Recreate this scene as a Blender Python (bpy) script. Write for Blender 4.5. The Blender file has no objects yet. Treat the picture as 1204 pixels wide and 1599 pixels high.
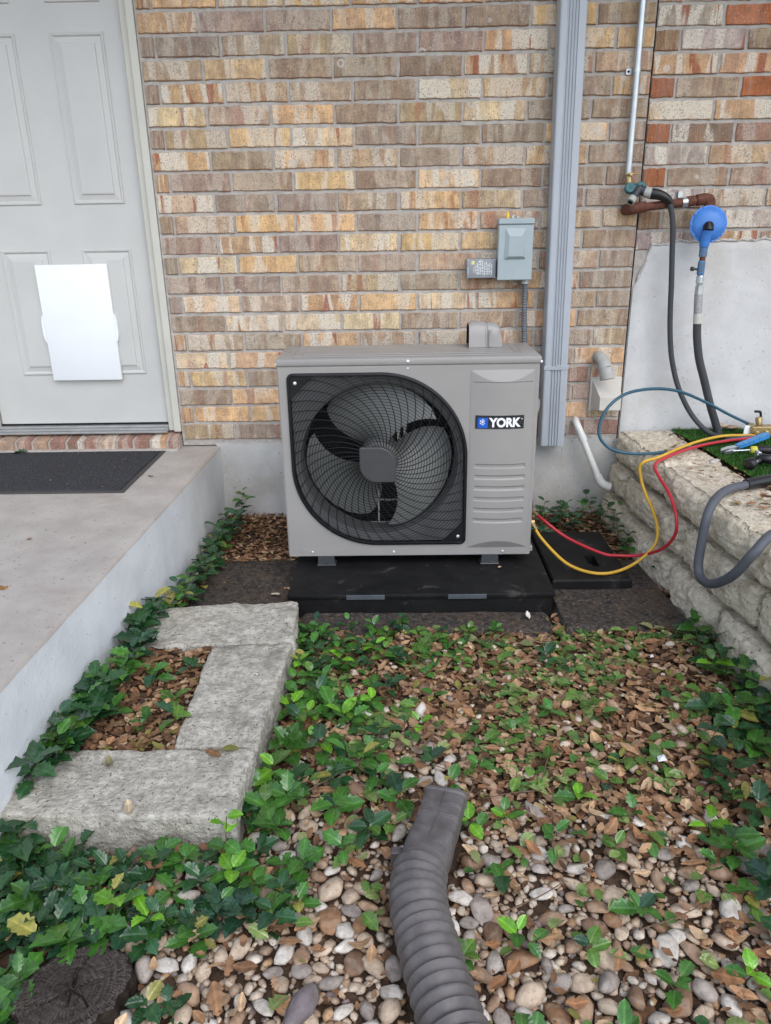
import bpy, bmesh, math, random
import numpy as np
from math import sin, cos, pi, radians, sqrt, atan2, hypot
from mathutils import Vector, Matrix, noise as mn

random.seed(11)
rng = np.random.default_rng(7)
scene = bpy.context.scene
COL = scene.collection

# ------------------------------------------------------------------ camera
F_PX, H_PX = 1177.0, 1599.0
PITCH, YAW, ROLL = radians(20.69), radians(-0.934), radians(-0.986)
CAM = Vector((0.0, -3.356, 1.30))
_fw = Vector((sin(YAW) * cos(PITCH), cos(YAW) * cos(PITCH), -sin(PITCH)))
_rt = Vector((cos(YAW), -sin(YAW), 0.0))
_up = _rt.cross(_fw)
_r2 = cos(ROLL) * _rt + sin(ROLL) * _up
_u2 = -sin(ROLL) * _rt + cos(ROLL) * _up
cam_data = bpy.data.cameras.new('camera')
cam_data.sensor_fit = 'VERTICAL'
cam_data.sensor_height = 36.0
cam_data.lens = 36.0 * F_PX / H_PX
cam_data.clip_start = 0.05
cam_data.clip_end = 500.0
cam = bpy.data.objects.new('camera', cam_data)
COL.objects.link(cam)
cam.matrix_world = Matrix(((_r2.x, _u2.x, -_fw.x, CAM.x), (_r2.y, _u2.y, -_fw.y, CAM.y),
                           (_r2.z, _u2.z, -_fw.z, CAM.z), (0, 0, 0, 1)))
scene.camera = cam

# ------------------------------------------------------------------ sky and sun (bright shade, soft light from the front and the right)
SUN_EL, SUN_AZ = radians(48), radians(152)
world = bpy.data.worlds.new('World')
scene.world = world
world.use_nodes = True
wt = world.node_tree
wt.nodes.clear()
sky = wt.nodes.new('ShaderNodeTexSky')
sky.sky_type = 'NISHITA'
sky.sun_disc = False
sky.sun_elevation = SUN_EL
sky.sun_rotation = SUN_AZ
sky.air_density = 1.0
sky.dust_density = 1.0
sky.ozone_density = 1.0
hsv = wt.nodes.new('ShaderNodeHueSaturation')
hsv.inputs['Saturation'].default_value = 0.60
bg = wt.nodes.new('ShaderNodeBackground')
bg.inputs['Strength'].default_value = 0.15
wo = wt.nodes.new('ShaderNodeOutputWorld')
wt.links.new(sky.outputs[0], hsv.inputs['Color'])
wt.links.new(hsv.outputs[0], bg.inputs['Color'])
wt.links.new(bg.outputs[0], wo.inputs['Surface'])
sun_data = bpy.data.lights.new('sun', 'SUN')
sun_data.energy = 0.5
sun_data.angle = radians(50)
sun_data.color = (1.0, 0.97, 0.93)
sun = bpy.data.objects.new('sun', sun_data)
COL.objects.link(sun)
_sd = Vector((sin(SUN_AZ) * cos(SUN_EL), cos(SUN_AZ) * cos(SUN_EL), sin(SUN_EL)))
sun.rotation_euler = _sd.to_track_quat('Z', 'Y').to_euler()
sun.location = _sd * 20
vs = scene.view_settings
vs.view_transform = 'Standard'
vs.look = 'None'
vs.gamma = 1.0
vs.use_curve_mapping = False
vs.exposure = 1.13
scene.cycles.max_bounces = 6
scene.cycles.transparent_max_bounces = 6
scene.cycles.use_denoising = True

# ------------------------------------------------------------------ mesh helpers
ORG = {}


class MB:
    """collects vertices and faces in world coordinates"""
    def __init__(s):
        s.v = []
        s.f = []

    def add(s, V, F, M=None):
        n = len(s.v)
        if M is not None:
            V = [M @ Vector(p) for p in V]
        s.v += [tuple(p) for p in V]
        s.f += [tuple(i + n for i in f) for f in F]
        return s

    def box(s, x0, x1, y0, y1, z0, z1, bev=0.0, M=None, seg=1):
        bm = bmesh.new()
        bmesh.ops.create_cube(bm, size=1.0)
        for v in bm.verts:
            v.co = Vector(((x0 + x1) / 2 + v.co.x * (x1 - x0), (y0 + y1) / 2 + v.co.y * (y1 - y0),
                           (z0 + z1) / 2 + v.co.z * (z1 - z0)))
        if bev > 0:
            bmesh.ops.bevel(bm, geom=bm.edges[:], offset=bev, segments=seg, profile=0.5, affect='EDGES')
        bm.verts.index_update()
        s.add([v.co.copy() for v in bm.verts], [[v.index for v in f.verts] for f in bm.faces], M)
        bm.free()
        return s

    def sweep(s, pts, prof, cap=True, up=(0, 0, 1)):
        """prof(i, n) -> list of (a, b) offsets across the path"""
        pts = [Vector(p) for p in pts]
        n = len(pts)
        N = None
        rows = []
        for i, p in enumerate(pts):
            t = (pts[min(i + 1, n - 1)] - pts[max(i - 1, 0)]).normalized()
            if N is None:
                u = Vector(up)
                if abs(u.dot(t)) > 0.95:
                    u = Vector((1, 0, 0))
                N = (u - t * u.dot(t)).normalized()
            else:
                N = (N - t * N.dot(t)).normalized()
            B = t.cross(N)
            rows.append([p + B * a + N * b for a, b in prof(i, n)])
        m = len(rows[0])
        V = [q for r in rows for q in r]
        F = []
        for i in range(n - 1):
            for j in range(m):
                k = (j + 1) % m
                F.append((i * m + j, i * m + k, (i + 1) * m + k, (i + 1) * m + j))
        if cap:
            F.append(tuple(reversed(range(m))))
            F.append(tuple((n - 1) * m + j for j in range(m)))
        return s.add(V, F)

    def tube(s, pts, r, n=10, cap=True):
        rr = r if callable(r) else (lambda i, c: r)
        return s.sweep(pts, lambda i, c: [(rr(i, c) * cos(2 * pi * k / n), rr(i, c) * sin(2 * pi * k / n)) for k in range(n)], cap)

    def lathe(s, prof, origin, axis=(0, 0, 1), n=24):
        """prof: list of (radius, height along axis)"""
        M = Matrix.Translation(Vector(origin)) @ Vector(axis).to_track_quat('Z', 'Y').to_matrix().to_4x4()
        V, F = [], []
        for r, h in prof:
            for k in range(n):
                V.append((r * cos(2 * pi * k / n), r * sin(2 * pi * k / n), h))
        for i in range(len(prof) - 1):
            for k in range(n):
                q = (k + 1) % n
                F.append((i * n + k, i * n + q, (i + 1) * n + q, (i + 1) * n + k))
        F.append(tuple(reversed(range(n))))
        F.append(tuple((len(prof) - 1) * n + k for k in range(n)))
        return s.add(V, F, M)

    def prism(s, poly, y0, y1):
        """poly in (x, z), pushed from y0 (front) to y1"""
        n = len(poly)
        V = [(x, y0, z) for x, z in poly] + [(x, y1, z) for x, z in poly]
        F = [tuple(range(n)), tuple(reversed(range(n, 2 * n)))]
        F += [(i + n, (i + 1) % n + n, (i + 1) % n, i) for i in range(n)]
        return s.add(V, F)

    def grid(s, nu, nv, fn):
        V = [fn(i / nu, j / nv) for j in range(nv + 1) for i in range(nu + 1)]
        w = nu + 1
        F = [(j * w + i, j * w + i + 1, (j + 1) * w + i + 1, (j + 1) * w + i) for j in range(nv) for i in range(nu)]
        return s.add(V, F)


def mesh_from(name, V, F, mat, smooth=False, angle=40):
    me = bpy.data.meshes.new(name)
    me.from_pydata([tuple(p) for p in V], [], F)
    if mat:
        me.materials.append(mat)
    if smooth:
        me.polygons.foreach_set('use_smooth', [True] * len(me.polygons))
        if angle < 180:
            me.set_sharp_from_angle(angle=radians(angle))
    me.update()
    return me


def link(name, me, parent=None, loc=None, rot=None, scale=None, color=None):
    o = bpy.data.objects.new(name, me)
    COL.objects.link(o)
    if parent is not None:
        o.parent = parent
    if loc is not None:
        o.location = loc
    if rot is not None:
        o.rotation_euler = rot
    if scale is not None:
        o.scale = scale
    if color is not None:
        o.color = color
    return o


def obj(name, mb, mat, parent=None, smooth=False, angle=40):
    """one mesh object from world coordinates; a top-level one gets its origin at its base"""
    V = np.array(mb.v, float)
    if parent is not None:
        org = ORG[parent.name]
    else:
        lo, hi = V.min(0), V.max(0)
        org = np.array(((lo[0] + hi[0]) / 2, (lo[1] + hi[1]) / 2, lo[2]))
    me = mesh_from(name, V - org, mb.f, mat, smooth, angle)
    o = link(name, me, parent)
    if parent is None:
        o.location = org
    ORG[o.name] = org
    return o


def tag(o, label, cat=None, group=None, kind=None):
    o['label'] = label
    if cat:
        o['category'] = cat
    if group:
        o['group'] = group
    if kind:
        o['kind'] = kind
    return o


def thing(name, loc, label, cat, group=None, kind=None):
    o = bpy.data.objects.new(name, None)
    COL.objects.link(o)
    o.empty_display_size = 0.05
    o.location = loc
    ORG[o.name] = np.array(loc, float)
    return tag(o, label, cat, group, kind)


def spline(P, n=8):
    """Catmull-Rom through the points"""
    P = [Vector(p) for p in P]
    Q = [P[0] * 2 - P[1]] + P + [P[-1] * 2 - P[-2]]
    out = []
    for i in range(1, len(Q) - 2):
        a, b, c, d = Q[i - 1:i + 3]
        for k in range(n):
            t = k / n
            out.append(0.5 * ((2 * b) + (c - a) * t + (2 * a - 5 * b + 4 * c - d) * t * t + (3 * b - a - 3 * c + d) * t ** 3))
    out.append(P[-1])
    return out


def fbm(p, oct=4):
    a, s = 0.0, 1.0
    p = Vector(p)
    for _ in range(oct):
        a += mn.noise(p) * s
        p = p * 2.03
        s *= 0.5
    return a


# ------------------------------------------------------------------ material helpers
def nd(nt, t, inp=None, **attr):
    n = nt.nodes.new(t)
    for k, v in attr.items():
        setattr(n, k, v)
    for k, v in (inp or {}).items():
        sock = n.inputs[k]
        if isinstance(v, bpy.types.NodeSocket):
            nt.links.new(v, sock)
        else:
            sock.default_value = v
    return n


def c4(c):
    return (c[0], c[1], c[2], 1.0)


def newmat(name, rough=0.7, spec=0.3, metal=0.0):
    m = bpy.data.materials.new(name)
    m.use_nodes = True
    nt = m.node_tree
    b = nt.nodes['Principled BSDF']
    b.inputs['Roughness'].default_value = rough
    b.inputs['Specular IOR Level'].default_value = spec
    b.inputs['Metallic'].default_value = metal
    return m, nt, b


def coords(nt, scale=(1, 1, 1), kind='Object', rand=0.0):
    tc = nd(nt, 'ShaderNodeTexCoord')
    v = tc.outputs[kind]
    if rand:
        oi = nd(nt, 'ShaderNodeObjectInfo')
        m = nd(nt, 'ShaderNodeMath', {0: oi.outputs['Random'], 1: rand}, operation='MULTIPLY')
        cx = nd(nt, 'ShaderNodeCombineXYZ', {0: m.outputs[0], 1: m.outputs[0], 2: m.outputs[0]})
        v = nd(nt, 'ShaderNodeVectorMath', {0: v, 1: cx.outputs[0]}, operation='ADD').outputs[0]
    return nd(nt, 'ShaderNodeMapping', {'Vector': v, 'Scale': scale}).outputs[0]


def noise(nt, vec, scale, detail=3.0, rough=0.55, dist=0.0):
    return nd(nt, 'ShaderNodeTexNoise', {'Vector': vec, 'Scale': scale, 'Detail': detail, 'Roughness': rough, 'Distortion': dist}).outputs['Fac']


def ramp(nt, fac, stops, interp='LINEAR'):
    n = nd(nt, 'ShaderNodeValToRGB', {'Fac': fac})
    cr = n.color_ramp
    cr.interpolation = interp
    while len(cr.elements) < len(stops):
        cr.elements.new(0.5)
    for e, (p, c) in zip(cr.elements, stops):
        e.position = p
        e.color = c4(c) if not isinstance(c, (int, float)) else (c, c, c, 1)
    return n.outputs[0]


def mix(nt, fac, a, b, blend='MIX'):
    n = nt.nodes.new('ShaderNodeMix')
    n.data_type = 'RGBA'
    n.blend_type = blend
    for i, v in ((0, fac), (6, a), (7, b)):
        if isinstance(v, bpy.types.NodeSocket):
            nt.links.new(v, n.inputs[i])
        else:
            n.inputs[i].default_value = v if i == 0 else c4(v)
    return n.outputs[2]


def mth(nt, op, a, b=0.0, clamp=False):
    n = nd(nt, 'ShaderNodeMath', {0: a, 1: b}, operation=op)
    n.use_clamp = clamp
    return n.outputs[0]


def bump(nt, b, h, strength=0.4, dist=0.004):
    n = nd(nt, 'ShaderNodeBump', {'Height': h, 'Strength': strength, 'Distance': dist})
    nt.links.new(n.outputs[0], b.inputs['Normal'])


def setcol(nt, b, c):
    if isinstance(c, bpy.types.NodeSocket):
        nt.links.new(c, b.inputs['Base Color'])
    else:
        b.inputs['Base Color'].default_value = c4(c)


def rough_mat(name, c1, c2, scale=30, rough=0.8, bstr=0.3, bscale=120, spec=0.25, bd=0.003, metal=0.0, speck=None, dirt=None):
    """two-tone mottled surface with fine relief; speck = (colour, scale, threshold); dirt = (colour, scale, lo, hi)"""
    m, nt, b = newmat(name, rough, spec, metal)
    co = coords(nt)
    col = ramp(nt, noise(nt, co, scale, 5, 0.6), [(0.35, c1), (0.65, c2)])
    if dirt:
        col = mix(nt, ramp(nt, noise(nt, co, dirt[1], 5, 0.65, 0.5), [(dirt[2], 0.0), (dirt[3], 1.0)]), col, dirt[0])
    if speck:
        col = mix(nt, ramp(nt, noise(nt, co, speck[1], 2, 0.5), [(speck[2], 0.0), (speck[2] + 0.05, 1.0)]), col, speck[0])
    setcol(nt, b, col)
    bump(nt, b, noise(nt, co, bscale, 5, 0.65), bstr, bd)
    return m


def plain(name, c, rough=0.5, spec=0.4, metal=0.0, var=0.12, scale=25):
    """paint, plastic or metal with slight unevenness and dust"""
    m, nt, b = newmat(name, rough, spec, metal)
    co = coords(nt)
    n = noise(nt, co, scale, 4, 0.6)
    lo = tuple(x * (1 - var) for x in c)
    hi = tuple(min(1, x * (1 + var)) for x in c)
    setcol(nt, b, ramp(nt, n, [(0.3, lo), (0.7, hi)]))
    r = ramp(nt, noise(nt, co, scale * 2, 3), [(0.3, max(0.02, rough - 0.08)), (0.7, min(1, rough + 0.1))])
    nt.links.new(r, b.inputs['Roughness'])
    bump(nt, b, noise(nt, co, 300, 2), 0.08, 0.001)
    return m


# ------------------------------------------------------------------ materials
def brick_material():
    m, nt, b = newmat('brick', 0.9, 0.15)
    oi = nd(nt, 'ShaderNodeObjectInfo')
    co = coords(nt, rand=61.0)
    raw = nd(nt, 'ShaderNodeSeparateXYZ', {0: nd(nt, 'ShaderNodeTexCoord').outputs['Object']})
    al = oi.outputs['Alpha']
    base = oi.outputs['Color']
    base = mix(nt, 1.0, base, ramp(nt, noise(nt, co, 28, 4, 0.6), [(0.3, (0.74, 0.73, 0.74)), (0.7, (1.2, 1.2, 1.17))]), 'MULTIPLY')
    band_co = nd(nt, 'ShaderNodeMapping', {'Vector': co, 'Scale': (1, 0.1, 0.16)}).outputs[0]
    tint = ramp(nt, noise(nt, band_co, 24, 1, 0.4), [(0.40, (0.88, 0.85, 0.86)), (0.46, (1, 1, 1)), (0.56, (1, 1, 1)), (0.62, (1.12, 1.10, 1.05))])
    base = mix(nt, 1.0, base, tint, 'MULTIPLY')
    grain = nd(nt, 'ShaderNodeMapping', {'Vector': co, 'Scale': (1, 1, 0.1)}).outputs[0]
    base = mix(nt, 1.0, base, ramp(nt, noise(nt, grain, 320, 2, 0.5), [(0.35, (0.86, 0.85, 0.84)), (0.6, (1.05, 1.05, 1.05))]), 'MULTIPLY')
    speck = ramp(nt, noise(nt, co, 190, 5, 0.75), [(0.42, 0.22), (0.54, 1.0)])
    wb = ramp(nt, noise(nt, band_co, 17, 2, 0.5, 0.4), [(0.50, 0.04), (0.55, 1.0)])
    wf = mth(nt, 'MULTIPLY', mth(nt, 'MULTIPLY', wb, speck), mth(nt, 'MULTIPLY', al, 1.3), True)
    col = mix(nt, wf, base, (0.72, 0.655, 0.55))
    ro = nd(nt, 'ShaderNodeMapping', {'Vector': band_co, 'Location': (7.3, 2.1, 4.4)}).outputs[0]
    rb = ramp(nt, noise(nt, ro, 19, 2, 0.55, 0.6), [(0.615, 0.0), (0.66, 1.0)])
    rf = mth(nt, 'MULTIPLY', mth(nt, 'MULTIPLY', rb, mth(nt, 'ADD', mth(nt, 'MULTIPLY', speck, 0.35), 0.6)), mth(nt, 'POWER', al, 0.85), True)
    col = mix(nt, rf, col, (0.36, 0.12, 0.065))
    # rusty fringe along the lower arris, pits and lime specks
    lo = ramp(nt, mth(nt, 'ADD', mth(nt, 'MULTIPLY', raw.outputs[2], -1.0), mth(nt, 'MULTIPLY', noise(nt, co, 60, 3), 0.022)), [(0.0415, 0.0), (0.0445, 0.75)])
    col = mix(nt, lo, col, (0.30, 0.14, 0.075))
    col = mix(nt, ramp(nt, noise(nt, co, 170, 2, 0.5), [(0.61, 0.0), (0.67, 0.7)]), col, (0.15, 0.11, 0.09))
    col = mix(nt, ramp(nt, noise(nt, nd(nt, 'ShaderNodeMapping', {'Vector': co, 'Location': (3, 9, 1)}).outputs[0], 150, 2, 0.5), [(0.66, 0.0), (0.71, 0.6)]), col, (0.70, 0.65, 0.57))
    # a few ring-shaped lime marks left by washed mortar
    vo = nd(nt, 'ShaderNodeTexVoronoi', {'Vector': co, 'Scale': 6.0}).outputs['Distance']
    ringm = ramp(nt, mth(nt, 'ADD', vo, mth(nt, 'MULTIPLY', noise(nt, co, 90, 2), 0.05)), [(0.06, 0.0), (0.075, 0.7), (0.105, 0.7), (0.125, 0.0)])
    col = mix(nt, ringm, col, (0.60, 0.57, 0.53))
    setcol(nt, b, col)
    h = mth(nt, 'ADD', noise(nt, co, 170, 5, 0.7), mth(nt, 'MULTIPLY', noise(nt, grain, 260, 2), 0.6))
    bump(nt, b, h, 0.9, 0.005)
    return m


def leaf_material(name, per_island, stops=None, rough=0.45, spec=0.4, trans=0.25, veins=True, back=None):
    m, nt, b = newmat(name, rough, spec)
    oi = nd(nt, 'ShaderNodeObjectInfo')
    geo = nd(nt, 'ShaderNodeNewGeometry')
    co = coords(nt, rand=0 if per_island else 17.0)
    if per_island:
        base = ramp(nt, geo.outputs['Random Per Island'], stops, 'CONSTANT')
        k = mth(nt, 'FRACT', mth(nt, 'MULTIPLY', geo.outputs['Random Per Island'], 57.31))
        base = mix(nt, 1.0, base, ramp(nt, k, [(0, (0.72, 0.72, 0.72)), (1, (1.2, 1.2, 1.2))]), 'MULTIPLY')
    else:
        base = oi.outputs['Color']
    base = mix(nt, 1.0, base, ramp(nt, noise(nt, co, 70, 4, 0.6), [(0.3, (0.70, 0.72, 0.7)), (0.7, (1.22, 1.2, 1.15))]), 'MULTIPLY')
    if veins and not per_island:
        raw = nd(nt, 'ShaderNodeSeparateXYZ', {0: nd(nt, 'ShaderNodeTexCoord').outputs['Object']})
        ax = mth(nt, 'ABSOLUTE', raw.outputs[0])
        mid = ramp(nt, ax, [(0.0, 1.0), (0.0012, 0.0)])
        side = mth(nt, 'PINGPONG', mth(nt, 'SUBTRACT', raw.outputs[1], mth(nt, 'MULTIPLY', ax, 0.7)), 0.0045)
        sv = ramp(nt, side, [(0.0, 0.55), (0.0011, 0.0)])
        vv = mth(nt, 'MAXIMUM', mth(nt, 'MULTIPLY', mid, 2.2), sv)
        base = mix(nt, mth(nt, 'MULTIPLY', vv, 0.24), base, mix(nt, 1.0, base, (2.1, 1.9, 1.7), 'MULTIPLY'))
        bump(nt, b, mth(nt, 'SUBTRACT', noise(nt, co, 90, 2), vv), 0.35, 0.001)
    else:
        bump(nt, b, noise(nt, co, 120, 3), 0.4, 0.002)
    if back:
        base = mix(nt, geo.outputs['Backfacing'], base, mix(nt, 1.0, base, back, 'MULTIPLY'))
    setcol(nt, b, base)
    if trans:
        out = nt.nodes['Material Output']
        tr = nd(nt, 'ShaderNodeBsdfTranslucent', {'Color': base})
        ms = nd(nt, 'ShaderNodeMixShader', {0: trans, 1: b.outputs[0], 2: tr.outputs[0]})
        nt.links.new(ms.outputs[0], out.inputs['Surface'])
    return m


def pebble_material(name, per_island):
    m, nt, b = newmat(name, 0.62, 0.35)
    geo = nd(nt, 'ShaderNodeNewGeometry')
    oi = nd(nt, 'ShaderNodeObjectInfo')
    co = coords(nt) if per_island else coords(nt, (.022, .022, .022), rand=2400.0)
    if per_island:
        base = ramp(nt, geo.outputs['Random Per Island'],
                    [(0.0, (0.62, 0.51, 0.39)), (0.26, (0.46, 0.33, 0.23)), (0.42, (0.56, 0.43, 0.32)), (0.60, (0.33, 0.23, 0.16)), (0.66, (0.68, 0.60, 0.50)), (0.82, (0.50, 0.31, 0.17)), (0.93, (0.24, 0.19, 0.17))], 'CONSTANT')
    else:
        base = oi.outputs['Color']
    base = mix(nt, 1.0, base, ramp(nt, noise(nt, co, 38, 5, 0.65), [(0.3, (0.52, 0.49, 0.46)), (0.68, (1.2, 1.2, 1.2))]), 'MULTIPLY')
    w = nd(nt, 'ShaderNodeTexWave', {'Vector': co, 'Scale': 9.0, 'Distortion': 9.0, 'Detail': 3.0, 'Detail Scale': 1.4}).outputs['Fac']
    base = mix(nt, ramp(nt, w, [(0.72, 0.0), (0.98, 0.16)]), base, (0.60, 0.50, 0.39))
    base = mix(nt, ramp(nt, noise(nt, co, 160, 3, 0.6), [(0.6, 0.0), (0.72, 0.6)]), base, (0.16, 0.115, 0.085))
    setcol(nt, b, base)
    bump(nt, b, noise(nt, co, 110, 5, 0.6), 0.5, 0.004)
    return m


M = {}
M['brick'] = brick_material()
M['mortar'] = rough_mat('mortar', (0.38, 0.345, 0.31), (0.50, 0.46, 0.42), 40, 0.95, 0.7, 260, 0.1, 0.004)
M['foundation'] = rough_mat('foundation_concrete', (0.43, 0.42, 0.40), (0.54, 0.53, 0.505), 6, 0.9, 0.5, 90, 0.15, 0.004,
                            speck=((0.12, 0.11, 0.10), 95, 0.70), dirt=((0.36, 0.33, 0.28), 3.0, 0.5, 0.75))
M['stucco'] = rough_mat('stucco', (0.54, 0.53, 0.52), (0.63, 0.625, 0.615), 5, 0.9, 0.4, 70, 0.15, 0.004,
                        speck=((0.44, 0.42, 0.40), 60, 0.68), dirt=((0.47, 0.44, 0.39), 2.2, 0.52, 0.75))
M['broken_stucco'] = rough_mat('broken_render', (0.45, 0.43, 0.40), (0.62, 0.59, 0.54), 60, 0.95, 0.9, 120, 0.1, 0.006)
M['porch'] = rough_mat('porch_concrete', (0.355, 0.325, 0.295), (0.43, 0.395, 0.36), 7, 0.85, 0.5, 120, 0.2, 0.003,
                       speck=((0.25, 0.215, 0.19), 75, 0.665), dirt=((0.31, 0.25, 0.215), 2.6, 0.55, 0.8))
M['porch_side'] = rough_mat('porch_side_paint', (0.60, 0.61, 0.62), (0.70, 0.71, 0.72), 7, 0.8, 0.35, 55, 0.25, 0.005,
                            speck=((0.45, 0.44, 0.43), 80, 0.69))
M['door'] = plain('door_paint', (0.52, 0.515, 0.49), 0.42, 0.4, 0, 0.05, 4)
M['jamb'] = plain('jamb_paint', (0.54, 0.525, 0.46), 0.5, 0.35, 0, 0.06, 6)
M['gap'] = plain('matte_black_and_shade', (0.02, 0.02, 0.022), 0.9, 0.1)  # black seals, joint and screw; also paints shade into openings
M['threshold'] = plain('threshold_metal', (0.40, 0.40, 0.39), 0.4, 0.5, 0.5, 0.1, 12)
M['white_plastic'] = plain('white_plastic', (0.80, 0.82, 0.83), 0.35, 0.45, 0, 0.02, 5)
M['vent_white'] = plain('aged_white_plastic', (0.54, 0.51, 0.455), 0.45, 0.4, 0, 0.08, 14)
M['pvc'] = plain('white_pipe', (0.68, 0.68, 0.64), 0.35, 0.45, 0, 0.06, 16)
M['pvc_grey'] = plain('grey_painted_pipe', (0.38, 0.375, 0.345), 0.6, 0.3, 0, 0.15, 30)
M['downspout'] = plain('downspout_enamel', (0.39, 0.42, 0.455), 0.38, 0.5, 0, 0.05, 8)
M['box_grey'] = plain('grey_blue_enamel', (0.34, 0.40, 0.415), 0.42, 0.45, 0, 0.05, 14)
M['surge'] = plain('surge_plastic', (0.27, 0.285, 0.30), 0.5, 0.4, 0, 0.05, 16)
M['print_white'] = plain('white_print', (0.72, 0.73, 0.74), 0.6, 0.3, 0, 0.03)
M['yellow_tag'] = plain('yellow_plastic', (0.75, 0.55, 0.06), 0.5, 0.4, 0, 0.08)
M['conduit'] = plain('conduit_grey', (0.13, 0.14, 0.155), 0.45, 0.45, 0, 0.12, 40)
M['galv'] = plain('galvanised_steel', (0.50, 0.53, 0.55), 0.36, 0.5, 0.75, 0.12, 30)
M['rust'] = rough_mat('rusty_pipe', (0.085, 0.032, 0.022), (0.16, 0.06, 0.035), 60, 0.75, 0.5, 200, 0.3, 0.002)
M['teal'] = plain('teal_plastic', (0.012, 0.10, 0.115), 0.4, 0.45, 0, 0.2, 40)
M['dark_plastic'] = plain('dark_grey_plastic', (0.035, 0.04, 0.045), 0.45, 0.4, 0, 0.15, 30)
M['black_plastic'] = plain('black_plastic', (0.012, 0.012, 0.013), 0.4, 0.45, 0, 0.15, 30)
M['hose_grey'] = plain('grey_hose_rubber', (0.085, 0.09, 0.105), 0.55, 0.35, 0, 0.12, 30)
M['hose_dark'] = plain('dark_hose_rubber', (0.05, 0.052, 0.056), 0.55, 0.35, 0, 0.12, 30)
M['reg_blue'] = plain('regulator_blue', (0.055, 0.20, 0.56), 0.42, 0.45, 0, 0.12, 30)
M['worn_blue'] = rough_mat('worn_blue_paint', (0.05, 0.20, 0.42), (0.12, 0.13, 0.15), 70, 0.55, 0.3, 200, 0.4, 0.002)
M['braid'] = plain('steel_braid', (0.36, 0.36, 0.36), 0.5, 0.5, 0.5, 0.3, 200)
M['brass'] = plain('brass', (0.40, 0.30, 0.15), 0.42, 0.5, 0.8, 0.15, 60)
M['chrome'] = plain('chrome', (0.62, 0.64, 0.66), 0.18, 0.5, 0.9, 0.1, 30)
M['hose_blue'] = plain('blue_hose', (0.022, 0.085, 0.13), 0.42, 0.45, 0, 0.08, 20)
M['hose_yellow'] = plain('yellow_hose', (0.62, 0.36, 0.035), 0.42, 0.45, 0, 0.08, 20)
M['hose_red'] = plain('red_hose', (0.45, 0.022, 0.035), 0.42, 0.45, 0, 0.08, 20)
M['tool_blue'] = plain('blue_grip', (0.04, 0.22, 0.50), 0.3, 0.5, 0, 0.1, 30)
M['yellow_green'] = plain('yellow_grip', (0.55, 0.50, 0.06), 0.45, 0.4)
M['cabinet'] = plain('cabinet_taupe_enamel', (0.295, 0.280, 0.265), 0.40, 0.4, 0, 0.03, 6)
M['grille'] = plain('grille_black', (0.008, 0.008, 0.009), 0.42, 0.3, 0, 0.1, 20)
M['cap_grey'] = plain('hub_cap_grey', (0.050, 0.050, 0.052), 0.5, 0.4, 0, 0.06, 20)
M['shroud'] = plain('fan_shroud', (0.075, 0.075, 0.075), 0.55, 0.35, 0, 0.1, 12)
M['blade'] = plain('fan_blade', (0.16, 0.165, 0.155), 0.4, 0.45, 0, 0.06, 10)
M['coil'] = plain('coil_fins', (0.018, 0.019, 0.02), 0.5, 0.4, 0.4, 0.3, 150)
M['post'] = plain('zinc_post', (0.55, 0.55, 0.50), 0.4, 0.5, 0.5, 0.1, 40)
M['screw'] = plain('zinc_screw', (0.72, 0.73, 0.74), 0.3, 0.5, 0.6)
M['foot'] = plain('foot_grey', (0.05, 0.055, 0.06), 0.15, 0.6, 0, 0.1, 30)
M['badge_black'] = plain('badge_black', (0.022, 0.023, 0.027), 0.3, 0.5)
M['badge_blue'] = plain('badge_blue', (0.01, 0.10, 0.50), 0.3, 0.5)
M['badge_white'] = plain('badge_white', (0.85, 0.85, 0.85), 0.35, 0.5, 0, 0.02)
M['pad'] = rough_mat('black_pad_plastic', (0.006, 0.006, 0.006), (0.012, 0.0115, 0.0115), 14, 0.6, 0.35, 60, 0.22, 0.003,
                     dirt=((0.10, 0.09, 0.08), 13, 0.60, 0.84))
M['pad_label'] = plain('pad_plate', (0.07, 0.08, 0.09), 0.45, 0.45, 0, 0.15, 60)
M['rubber_mat'] = rough_mat('weathered_mat', (0.035, 0.031, 0.028), (0.10, 0.088, 0.078), 55, 0.95, 1.0, 95, 0.08, 0.010,
                            speck=((0.17, 0.12, 0.085), 80, 0.60), dirt=((0.12, 0.085, 0.06), 9, 0.5, 0.75))
M['soil'] = rough_mat('soil', (0.060, 0.038, 0.026), (0.125, 0.080, 0.055), 30, 0.95, 0.9, 60, 0.1, 0.012)
M['stone'] = rough_mat('grey_limestone', (0.37, 0.34, 0.285), (0.62, 0.585, 0.51), 55, 0.92, 1.0, 110, 0.15, 0.010,
                       speck=((0.17, 0.155, 0.125), 130, 0.63), dirt=((0.19, 0.175, 0.14), 8, 0.50, 0.78))
M['block'] = rough_mat('cream_limestone', (0.56, 0.48, 0.36), (0.78, 0.70, 0.56), 40, 0.92, 1.0, 90, 0.15, 0.010,
                       speck=((0.30, 0.25, 0.18), 75, 0.64), dirt=((0.42, 0.36, 0.26), 6, 0.54, 0.84))
M['doormat'] = rough_mat('doormat_fibre', (0.022, 0.022, 0.024), (0.075, 0.074, 0.078), 220, 0.95, 0.9, 420, 0.1, 0.004, speck=((0.16, 0.15, 0.14), 300, 0.66))
M['mat_edge'] = plain('doormat_edge', (0.07, 0.066, 0.064), 0.8, 0.2)
M['ext_pipe'] = rough_mat('brown_grey_plastic', (0.088, 0.078, 0.076), (0.135, 0.122, 0.118), 30, 0.5, 0.15, 150, 0.4, 0.002,
                          dirt=((0.15, 0.115, 0.095), 20, 0.60, 0.9))
M['stem'] = plain('green_brown_stem', (0.09, 0.085, 0.035), 0.7, 0.2, 0, 0.3, 60)
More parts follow.
